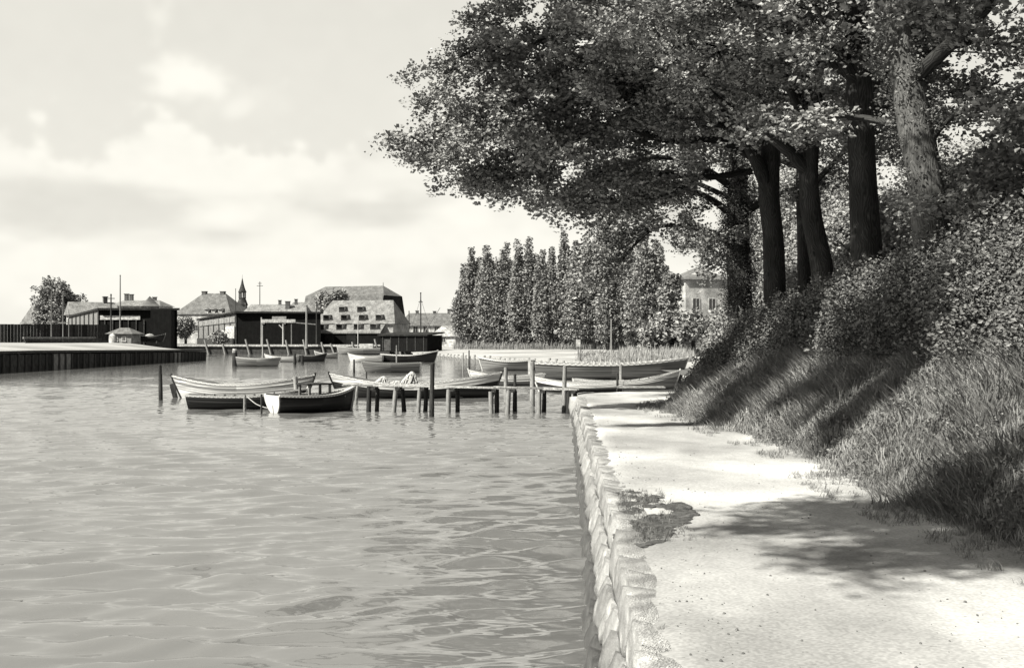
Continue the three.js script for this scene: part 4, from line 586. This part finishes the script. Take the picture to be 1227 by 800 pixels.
  const und = []; for (let i = 0; i < 1500; i++) { const px = 548 + 270 * R(), d = lerp(182, 156, (px - 548) / 270) + R() * 3; und.push(place(V(hx(px, d), 0.9 + 1.9 * R() * (0.5 + fbm(px * 0.08, 1, 1, 3)), -d), R() - 0.5, R() * 6.28, R() - 0.5, 0.7 + R() * 0.4)); }
  tag(copies('undergrowth', clumpFar, M.leafFar, und, scene, () => 0.35 + R() * 0.5), 'dark undergrowth behind the stems of the poplar row', 'undergrowth');
  for (let i = 0; i < 16; i++) { const px = 752 + i * 4.6, d = 92 + R() * 12; const o = thing('stake', ['leftmost', 'second', 'third', 'fourth', 'fifth', 'sixth', 'seventh', 'eighth', 'ninth', 'tenth', 'eleventh', 'twelfth', 'thirteenth', 'fourteenth', 'fifteenth', 'rightmost'][i] + (i && i < 15 ? ' pale stake from the left among the reeds' : ' pale stake among the reeds'), 'stake', [hx(px, d), 0.3, -d], 0, 'stakes standing in the reeds'); mesh('shaft', bar(V(0, 0, 0), V((R() - 0.5) * 0.25, 1.0 + R() * 1.0, 0), 0.035, 0.025, 5), M.paleWood, o); }
}
pole('lamp_post', 'pale lamp post among the reeds in front of the poplars', 'lamp post', 732.5, 110, 0.5, 383, 0.07, M.paleWood); { const o = pole('marker_post', 'short post with a white board on the beach before the poplars', 'post', 693, 118, 0.5, 408, 0.07, M.midWood); mesh('white_board', box(0.5, 0.75, 0.08, 0, wy(411, 118) - 0.5, 0.1), M.white, o); }
pole('pole', 'thin dark stake on the beach in front of the poplars', 'pole', 696, 98, 0.2, 390, 0.05, M.darkWood);

// ---------------------------------------------------------------- boats
function boat(c) {
  const { L, B, D } = c, w0 = c.w0 ?? 0, sb = c.sb ?? 0.3, ss = c.ss ?? 0.15, draft = 0.18, rb = c.rb ?? 0.35, rs = c.rs ?? (w0 ? 0.12 : 0.3), N = 26;
  const o = thing(c.name ?? 'rowing_boat', c.label, 'boat', [c.x, 0, c.z], c.yaw, c.group);
  const half = (t) => B / 2 * (t < 0.5 ? 1 - (1 - w0) * Math.pow(1 - t / 0.5, w0 ? 2 : 2.3) : 1 - Math.pow((t - 0.5) / 0.5, 2.3));
  const sheer = (t) => D + (t > 0.45 ? sb * ((t - 0.45) / 0.55) ** 2 : ss * ((0.45 - t) / 0.45) ** 2);
  const keel = (t) => -draft + 0.10 * Math.pow(t, 6) + (w0 ? 0.06 * (1 - t) ** 4 : 0.1 * (1 - t) ** 6);
  const pt = (t, u, side, inset = 0) => { const k = keel(t), y = lerp(k, sheer(t), u) + (inset ? 0.05 : 0), hb = Math.max(0.012, half(t) - inset) * Math.pow(1 - Math.pow(1 - u, 2.4), 0.75), xo = (rb * Math.pow(t, 7) - rs * Math.pow(1 - t, 7)) * (u - 0.3); return V(L * (t - 0.5) * (inset ? 0.985 : 1) + xo, y, side * hb); };
  const shell = (u0, u1, inset, nv) => [-1, 1].map((s) => { const g = grid(N, nv, (a, b) => pt(a, lerp(u0, u1, b), s, inset)); const p = g.attributes.position, uv = g.attributes.uv; for (let i = 0; i < p.count; i++) uv.setXY(i, p.getY(i), p.getX(i) * 0.3); return g; });
  const u1 = c.u1 ?? 0.72, hm = c.hull ?? M.boatDark, um = c.upper ?? hm, gm = c.gun ?? M.boatWhite;
  mesh('hull', shell(0, u1, 0, 7), hm, o);
  const strakes = c.strakes ?? 2;
  for (let k = 0; k < strakes; k++) { const a = lerp(u1, 1, k / strakes), b = lerp(u1, 1, (k + 1) / strakes); mesh('strake', [-1, 1].map((s) => { const g = grid(N, 1, (x, y) => { const p = pt(x, lerp(a, b, y), s); p.z += s * (0.022 - 0.018 * y) * Math.min(1, half(x) * 8); return p; }); const q = g.attributes.position, uv = g.attributes.uv; for (let i = 0; i < q.count; i++) uv.setXY(i, q.getY(i), q.getX(i) * 0.3); return g; }), c.bands?.[k] ?? um, o); }
  mesh('lining', shell(0.12, 0.985, 0.05, 6), c.inner ?? M.boatInner, o);
  for (const s of [-1, 1]) mesh('gunwale', (() => { const q = []; for (let i = 0; i <= N; i++) { const p = pt(i / N, 1, s); p.z -= s * 0.02; q.push(p); } const g = []; for (let i = 0; i < N; i++) g.push(beam(q[i], q[i + 1].clone().lerp(q[i], -0.04), c.gw ?? 0.075, c.gh ?? 0.055)); return g; })(), gm, o);
  if (w0) { const q = []; for (let i = 0; i <= 8; i++) q.push(pt(0, i / 8, 1)); const r = []; for (let i = 8; i >= 0; i--) r.push(pt(0, i / 8, -1)); const poly = [...q, ...r]; mesh('transom', [faces([poly]), faces([poly.map((p) => p.clone().add(V(-0.035, 0, 0))).reverse()])], c.transom ?? M.boatWhite, o); }
  mesh('stem', (() => { const g = []; for (let i = 0; i < 6; i++) { const a = pt(1, i / 6, 0), b = pt(1, (i + 1) / 6, 0); a.x += 0.03; b.x += 0.03; g.push(bar(a, b.add(V(0, i === 5 ? 0.1 : 0, 0)), 0.045, 0.045, 6)); } if (!w0) for (let i = 0; i < 6; i++) { const a = pt(0, i / 6, 0), b = pt(0, (i + 1) / 6, 0); a.x -= 0.03; b.x -= 0.03; g.push(bar(a, b.add(V(0, i === 5 ? 0.08 : 0, 0)), 0.045, 0.045, 6)); } return g; })(), c.stem ?? gm, o);
  for (const t of c.thwarts ?? [0.28, 0.5, 0.72]) { const y = sheer(t) * 0.78; mesh('thwart', box(0.24, 0.04, Math.max(0.1, half(t) * 1.86), L * (t - 0.5), y, 0), c.thwart ?? M.paleWood, o); }
  mesh('floor', box(L * 0.6, 0.03, B * 0.42, 0, 0.06, 0), M.boatInner, o);
  for (const s of c.oars ?? []) { const a = V(-L * 0.3, D * 0.95, s * B * 0.2), b = V(L * 0.28, D * 1.08, s * B * 0.26), or = mesh('oar', bar(a, b, 0.028, 0.022, 6), M.paleWood, o); mesh('blade', box(0.5, 0.02, 0.13, b.x + 0.2, b.y + 0.02, b.z), M.paleWood, or); }
  if (c.rudder) mesh('rudder', box(0.22, D + 0.25, 0.05, -L / 2 - rs * 0.3 - 0.08, D / 2 - 0.1, 0, 0, 0, 0.25), c.rudder, o);
  if (c.ribs) for (let t = 0.12; t < 0.9; t += 0.09) mesh('rib', [-1, 1].map((s) => { const g = []; for (let k = 2; k < 8; k++) { const a = pt(t, k / 8, s, 0.06), b = pt(t, (k + 1) / 8, s, 0.06); g.push(beam(a, b, 0.05, 0.04)); } return mergeGeometries(g); }), c.inner ?? M.boatInner, o);
  return Object.assign(o, { _pt: pt, _half: half, _sheer: sheer });
}
// placed by the bearing of both ends and the water line; swing turns the bow away from (+) or towards (-) the camera
function boatAt(p0, p1, py, swing, c) {
  const d = dist(py), a = wx(p0, d), b = wx(p1, d), span = Math.abs(b - a), B = c.B, w0 = c.w0 ?? 0, L = Math.max(2, (span - (w0 * B * Math.abs(Math.sin(swing)))) / Math.cos(swing)), right = p1 > p0;
  return boat({ ...c, L, x: (a + b) / 2 + (right ? 1 : -1) * w0 * B * 0.25 * Math.abs(Math.sin(swing)), z: -d - (c.dz ?? 0.4), yaw: right ? swing : Math.PI - swing });
}
const moored = 'boats moored off the jetty', farB = 'small boats lying along the far quay', shoreB = 'boats drawn up behind the jetty';
boatAt(209, 368, 478, -0.1, { name: 'double_ended_boat', label: 'long pale double-ended clinker boat with dark stripes, behind the two dark boats', B: 1.75, D: 0.62, sb: 0.42, ss: 0.36, u1: 0.5, strakes: 5, bands: [M.boatWhite, M.boatWhite, M.boatGrey, M.boatWhite, M.boatGrey], hull: M.boatWhite, gun: M.boatWhite, inner: M.boatInner, stem: M.boatDark, rudder: M.boatDark, group: moored, rb: 0.45, rs: 0.5, oars: [1, -1] });
boatAt(222, 357, 490, 0.2, { label: 'dark rowing boat with a white transom and pale gunwale, left of the mooring post', B: 1.4, D: 0.46, w0: 0.72, sb: 0.25, ss: 0.06, hull: M.boatDark, upper: M.boatDark, gun: M.boatWhite, group: moored, ribs: true, oars: [1], strakes: 3, u1: 0.5 });
{
  const b = boatAt(313, 421, 493.5, 0.62, { name: 'motor_boat', label: 'black motor boat with a broad white transom and engine frame', B: 1.6, D: 0.58, w0: 0.8, sb: 0.26, ss: 0.05, hull: M.boatDark, upper: M.boatDark, gun: M.boatWhite, gw: 0.14, gh: 0.08, rb: 0.15, group: moored, thwarts: [0.2, 0.8] });
  for (const [x, z] of [[-0.35, 0.4], [-0.35, -0.4], [0.45, 0.4], [0.45, -0.4]]) mesh('frame_post', box(0.08, 0.85, 0.08, x, 0.55, z), M.midWood, b);
  mesh('frame_top', box(1.05, 0.05, 1.0, 0.05, 0.99, 0), M.boatDark, b); mesh('engine_box', box(0.7, 0.5, 0.6, 0.05, 0.3, 0), M.boatGrey, b); mesh('rudder', box(0.05, 0.75, 0.06, -2.0, 0.3, 0), M.darkWood, b);
}
{
  const b = boatAt(402, 592, 477, 0.0, { name: 'fishing_boat', label: 'long white open fishing boat heaped with nets behind the jetty', B: 2.0, D: 0.62, sb: 0.5, ss: 0.45, u1: 0.55, strakes: 3, bands: [M.boatDark, M.boatWhite, M.boatWhite], hull: M.boatDark, gun: M.boatWhite, inner: M.boatInner, stem: M.boatDark, group: moored, rb: 0.5, rs: 0.5 });
  const net = (label, x, h, r, seed) => { // net hung in a heap: cords over a lumpy mound
    const R = rng(seed), o = thing('fishing_net', label, 'net', [b.position.x + x, 0.55, b.position.z], 0, 'net heaps in the white fishing boat'), sh = (a, u) => { const k = r * Math.pow(1 - u, 0.7) * (0.75 + 0.5 * fbm(Math.cos(a) * 2 + seed, Math.sin(a) * 2, u * 3, 3)); return V(Math.cos(a) * k + (u * 0.15), u * h, Math.sin(a) * k * 0.8); };
    mesh('heap', grid(20, 10, (s, t) => sh(s * Math.PI * 2, Math.min(0.98, t)).multiplyScalar(0.95)), M.net, o);
    const cords = []; for (let k = 0; k < 34; k++) { const a = R() * 6.28, sw = (R() - 0.5) * 1.6; cords.push(tube([0, 0.25, 0.5, 0.75, 0.97].map((u) => sh(a + sw * u, u)), [0.022, 0.018, 0.014], 4)); } mesh('cords', cords, M.rope, o);
    const fl = []; for (let k = 0; k < 16; k++) { const q = sh(R() * 6.28, R() * 0.8); fl.push(new THREE.SphereGeometry(0.05, 6, 5).translate(q.x, q.y, q.z)); } mesh('floats', fl, M.paleWood, o);
  };
  net('tall heap of pale fishing net amid the white fishing boat', -0.3, 0.62, 0.42, 5); net('small heap of fishing net near the left end of the white boat', -1.55, 0.4, 0.38, 8); net('low bundle of net between the two net heaps', -0.95, 0.2, 0.35, 11);
}
boatAt(652, 566, 462, -0.1, { label: 'white rowing boat with its bow left, behind the jetty middle', B: 1.4, D: 0.5, w0: 0.7, sb: 0.35, u1: 0.6, hull: M.boatGrey, upper: M.boatWhite, gun: M.boatWhite, group: shoreB });
boatAt(641, 577, 444, 0.05, { label: 'dark grey boat moored by the pale bulkhead, left of the big boat', name: 'cutter_hull', B: 1.7, D: 0.75, w0: 0.6, sb: 0.3, hull: M.boatGrey, upper: M.boatGrey, gun: M.boatWhite, gw: 0.2, gh: 0.12, group: shoreB });
{ const b = boatAt(640, 820, 455, 0.06, { name: 'cutter_hull', label: 'largest boat, a long grey open cutter with a pale gunwale behind the jetty', B: 2.6, D: 0.95, w0: 0.55, sb: 0.38, ss: 0.12, u1: 0.8, strakes: 2, bands: [M.boatGrey, M.boatGrey], hull: M.boatGrey, gun: M.boatWhite, gw: 0.2, gh: 0.13, group: shoreB, rb: 0.5 }); mesh('stern_post', box(0.16, 1.6, 0.16, -b._pt(0.99, 1, 0).x - 0.12, 0.5, 0), M.boatWhite, b); }
boatAt(748, 645, 470, 0.12, { label: 'pale rowing boat with a dark bottom close behind the quay corner', B: 1.4, D: 0.42, w0: 0.7, sb: 0.32, u1: 0.7, hull: M.boatDark, upper: M.boatWhite, gun: M.boatWhite, group: shoreB });
boatAt(690, 816, 468, 0.08, { label: 'open white rowing boat with bare ribs beside the grassy bank', B: 1.5, D: 0.4, w0: 0.6, sb: 0.55, u1: 0.75, hull: M.boatGrey, upper: M.boatWhite, gun: M.boatWhite, ribs: true, group: shoreB, dz: 1.6 });
boatAt(283, 332, 439, 0.05, { name: 'sailing_dinghy', label: 'grey dinghy with a mast beside the thick mooring pile', B: 1.6, D: 0.7, w0: 0.6, sb: 0.1, hull: M.boatGrey, upper: M.boatGrey, gun: M.boatWhite, group: farB });
{ const o = thing('dinghy_mast', 'bare pale mast standing in the grey dinghy', 'mast', [hx(313, 138), 0.1, -138.6]); mesh('shaft', bar(V(0, 0, 0), V(0, 3.9, 0), 0.07, 0.05), M.paleWood, o); mesh('cap', new THREE.SphereGeometry(0.07, 8, 6).translate(0, 3.9, 0), M.paleWood, o); }
boatAt(356, 318, 433.5, 0.1, { label: 'white rowing boat right of the grey dinghy', B: 1.4, D: 0.5, w0: 0.6, hull: M.boatWhite, gun: M.boatWhite, group: farB });
boatAt(355, 388, 433, 0.1, { label: 'dark rowing boat below the thick pale mast', B: 1.4, D: 0.6, w0: 0.6, hull: M.boatDark, gun: M.boatGrey, group: farB }); boatAt(404, 378, 429, 0.1, { label: 'small grey boat behind the dark one, below the warehouse', B: 1.3, D: 0.55, w0: 0.6, hull: M.boatGrey, gun: M.boatWhite, group: farB });
boatAt(458, 418, 434, 0.1, { label: 'bright white rowing boat left of the long dark boat', B: 1.5, D: 0.6, w0: 0.6, hull: M.boatWhite, gun: M.boatWhite, group: farB, dz: 0.8 });
boatAt(455, 521, 434, -0.05, { label: 'long dark boat with a pale gunwale before the black boathouse', B: 1.9, D: 0.7, w0: 0.5, sb: 0.5, hull: M.boatDark, gun: M.boatWhite, gw: 0.16, gh: 0.1, group: farB, dz: 1.4 });
boatAt(503, 436, 446.5, 0.05, { label: 'dark grey boat alone in the water above the net boat', B: 1.6, D: 0.68, w0: 0.7, sb: 0.12, ss: 0.06, hull: mat(0.11, { t: rep(woodT, 0.3) }), gun: M.boatGrey, group: farB });
{ const b = boatAt(466, 405, 424.5, 0.0, { name: 'cutter', label: 'small cutter with cabin and mast at the far quay before the warehouse', B: 2.2, D: 0.9, w0: 0.6, sb: 0.4, hull: M.boatGrey, gun: M.boatWhite, group: farB }); mesh('cabin', box(2.0, 0.8, 1.3, -0.4, 1.2, 0), M.white, b); mesh('mast', bar(V(0.9, 0.4, 0), V(0.9, 5.6, 0), 0.09, 0.06), M.paleWood, b); }
{ const b = boat({ name: 'landed_boat', label: 'dark boat standing on the mole right of the small hut', L: 2.9, B: 1.2, D: 0.55, w0: 0.5, x: hx(181, 140), z: -140, yaw: 0.1, hull: M.boatDark, gun: M.boatGrey }); b.position.y = 2.15; mesh('cradle', [box(0.15, 0.3, 1.0, -0.7, -0.15, 0), box(0.15, 0.3, 1.0, 0.7, -0.15, 0)], M.darkWood, b); mesh('tarpaulin', new THREE.SphereGeometry(0.5, 10, 6).scale(1.2, 0.7, 0.8).translate(-0.2, 0.55, 0), M.render, b); }

// ---------------------------------------------------------------- jetty and mooring posts
{
  const o = thing('jetty', 'narrow plank jetty on paired piles running out from the quay corner', 'jetty', [0, 0, 0]), R = rng(66), dz = (px) => lerp(41.0, 40.0, clamp((px - 415) / 280)), yy = (px) => lerp(0.86, 0.74, clamp((px - 415) / 280)), P = (px, off = 0, dy = 0) => V(wx(px, dz(px)), yy(px) + dy, -dz(px) + off);
  for (const [px, pale] of [[447, 0], [476, 1], [505, 1], [541, 1], [590, 1], [612, 1], [648, 1], [684, 0]]) {
    for (const [off, dx, m] of [[0.35, -0.06, pale ? M.palePile : M.pile], [-0.35, 0.16, M.pile]]) { const p = P(px, off); mesh('pile', bar(V(p.x + dx + (R() - 0.5) * 0.22, -0.8, p.z), V(p.x + dx + (R() - 0.5) * 0.08, p.y + (R() < 0.3 ? 0.12 * R() : -0.02), p.z), 0.085 + R() * 0.02, 0.07 + R() * 0.015), m, o); }
    const c = P(px); mesh('crossbeam', box(0.16, 0.12, 1.1, c.x + 0.05, c.y + 0.02, c.z), M.darkWood, o);
  }
  const ends = [412, 448, 478, 512, 545, 591, 614, 650, 690, 740, 802];
  for (let i = 0; i < ends.length - 1; i++) for (const off of [-0.22, 0.06, 0.33]) { if (i < 1 && off < 0) continue; const far = i > 7 ? -1.6 : 0; mesh('plank', beam(P(ends[i], off + (i > 8 ? far : 0), 0.10 + R() * 0.02), P(ends[i + 1] + 1, off + far, 0.10 + R() * 0.02), 0.24, 0.05), R() < 0.4 ? M.midWood : M.paleWood, o); }
}
function mooring(label, px, pyW, pyTop, r, m, lean = 0, cap) { const d = dist(pyW), o = thing('mooring_post', label, 'post', [wx(px, d), 0, -d], 0, 'mooring posts in the water'), h = wy(pyTop, d); mesh('shaft', tube([V(-lean * 0.5, -0.6, 0), V(0, h * 0.4, 0), V(lean, h, 0)], [r * 1.05, r, r * 0.85], 9, 0.12, px), m, o); mesh('top', new THREE.CylinderGeometry(r * 0.8, r * 0.88, cap ? 0.35 : 0.06, 9).translate(lean, h, 0), cap ? M.white : m, o); }
mooring('lone dark crooked post in the water left of the moored boats', 192, 479, 438, 0.085, M.pile, -0.03); mooring('thick dark pile with a pale cap beyond the mole end', 281, 438.5, 420, 0.24, M.pile, 0, true);
mooring('tall dark post rising through the jetty beside the white boat', 517.5, 499, 436, 0.085, M.pile, 0.02); mooring('pale thin post in front of the dark boat with white transom', 293, 492, 474, 0.055, M.palePile); mooring('thick pale post between the long boat and the motor boat', 355, 481, 452, 0.11, M.palePile, -0.05);
mooring('slim post behind the jetty right of the white boat', 606, 489, 441, 0.08, M.palePile); mooring('pale post at the stern of the largest boat', 638, 487, 434, 0.10, M.palePile); mooring('pale post near the quay corner', 676, 493, 439, 0.085, M.palePile, 0.03); mooring('dark short post between the slim post and the largest boat', 617, 482, 449, 0.07, M.pile);
mooring('paired dark post seen under the white far boat, left', 424, 447, 431, 0.08, M.pile); mooring('post against the hull of the largest boat', 744, 468, 437, 0.09, M.palePile); mooring('lower dark post beside the rowing boats at right', 740, 472, 448, 0.06, M.pile); mooring('thin pale post before the dark boat by the boathouse', 475, 437, 414, 0.07, M.palePile); mooring('pale thin post in front of the bulkhead', 555, 448, 423, 0.06, M.palePile); mooring('thin dark post on the bulkhead side, left of the poplar reflection', 562, 452, 420, 0.05, M.pile); mooring('dark stub post beside the dark far boat', 362, 436, 426, 0.16, M.pile); mooring('dark post between the far dark boats', 353, 437, 424, 0.14, M.pile); mooring('thin leaning post left of the jetty end', 427, 484, 460, 0.06, M.palePile, 0.05); mooring('dark thin stick in the water below the dark boat alone', 439, 462, 446, 0.04, M.pile);
{ const d = 41.4, o = thing('mooring_rope', 'slack rope from the pale thin post to the black motor boat', 'rope', [wx(296, d), 0, -d]); mesh('strand', tube([V(0, 0.5, 0), V(0.4, 0.22, 0.1), V(0.9, 0.1, 0.1), V(1.15, 0.25, 0)], [0.018, 0.018], 5), M.rope, o); }

// ---------------------------------------------------------------- pebbles and crumbs on the path
{
  const R = rng(12), list = [], peb = new THREE.IcosahedronGeometry(0.5, 0), tones = [];
  for (let i = 0; i < 900; i++) { const d = 5 + 32 * R() * R(), x = lerp(wallTop(d) + 0.2, bankFoot(d) + 0.1, R() < 0.5 ? R() : (R() < 0.5 ? R() * 0.12 : 1 - R() * 0.14)), k = 0.01 + 0.022 * Math.pow(R(), 3); list.push(place(V(x, pathY(x, d) + k * 0.1, -d), R() * 6, R() * 6, R() * 6, k, k * 0.7)); tones.push(0.75 + R() * 0.5); }
  tag(copies('pebbles', peb, M.stone[0], list, scene, (i) => tones[i]), 'small loose pebbles strewn over the sandy path', 'pebbles');
}
console.log('crown clumps', stat.join(' '));
renderer.render(scene, camera);
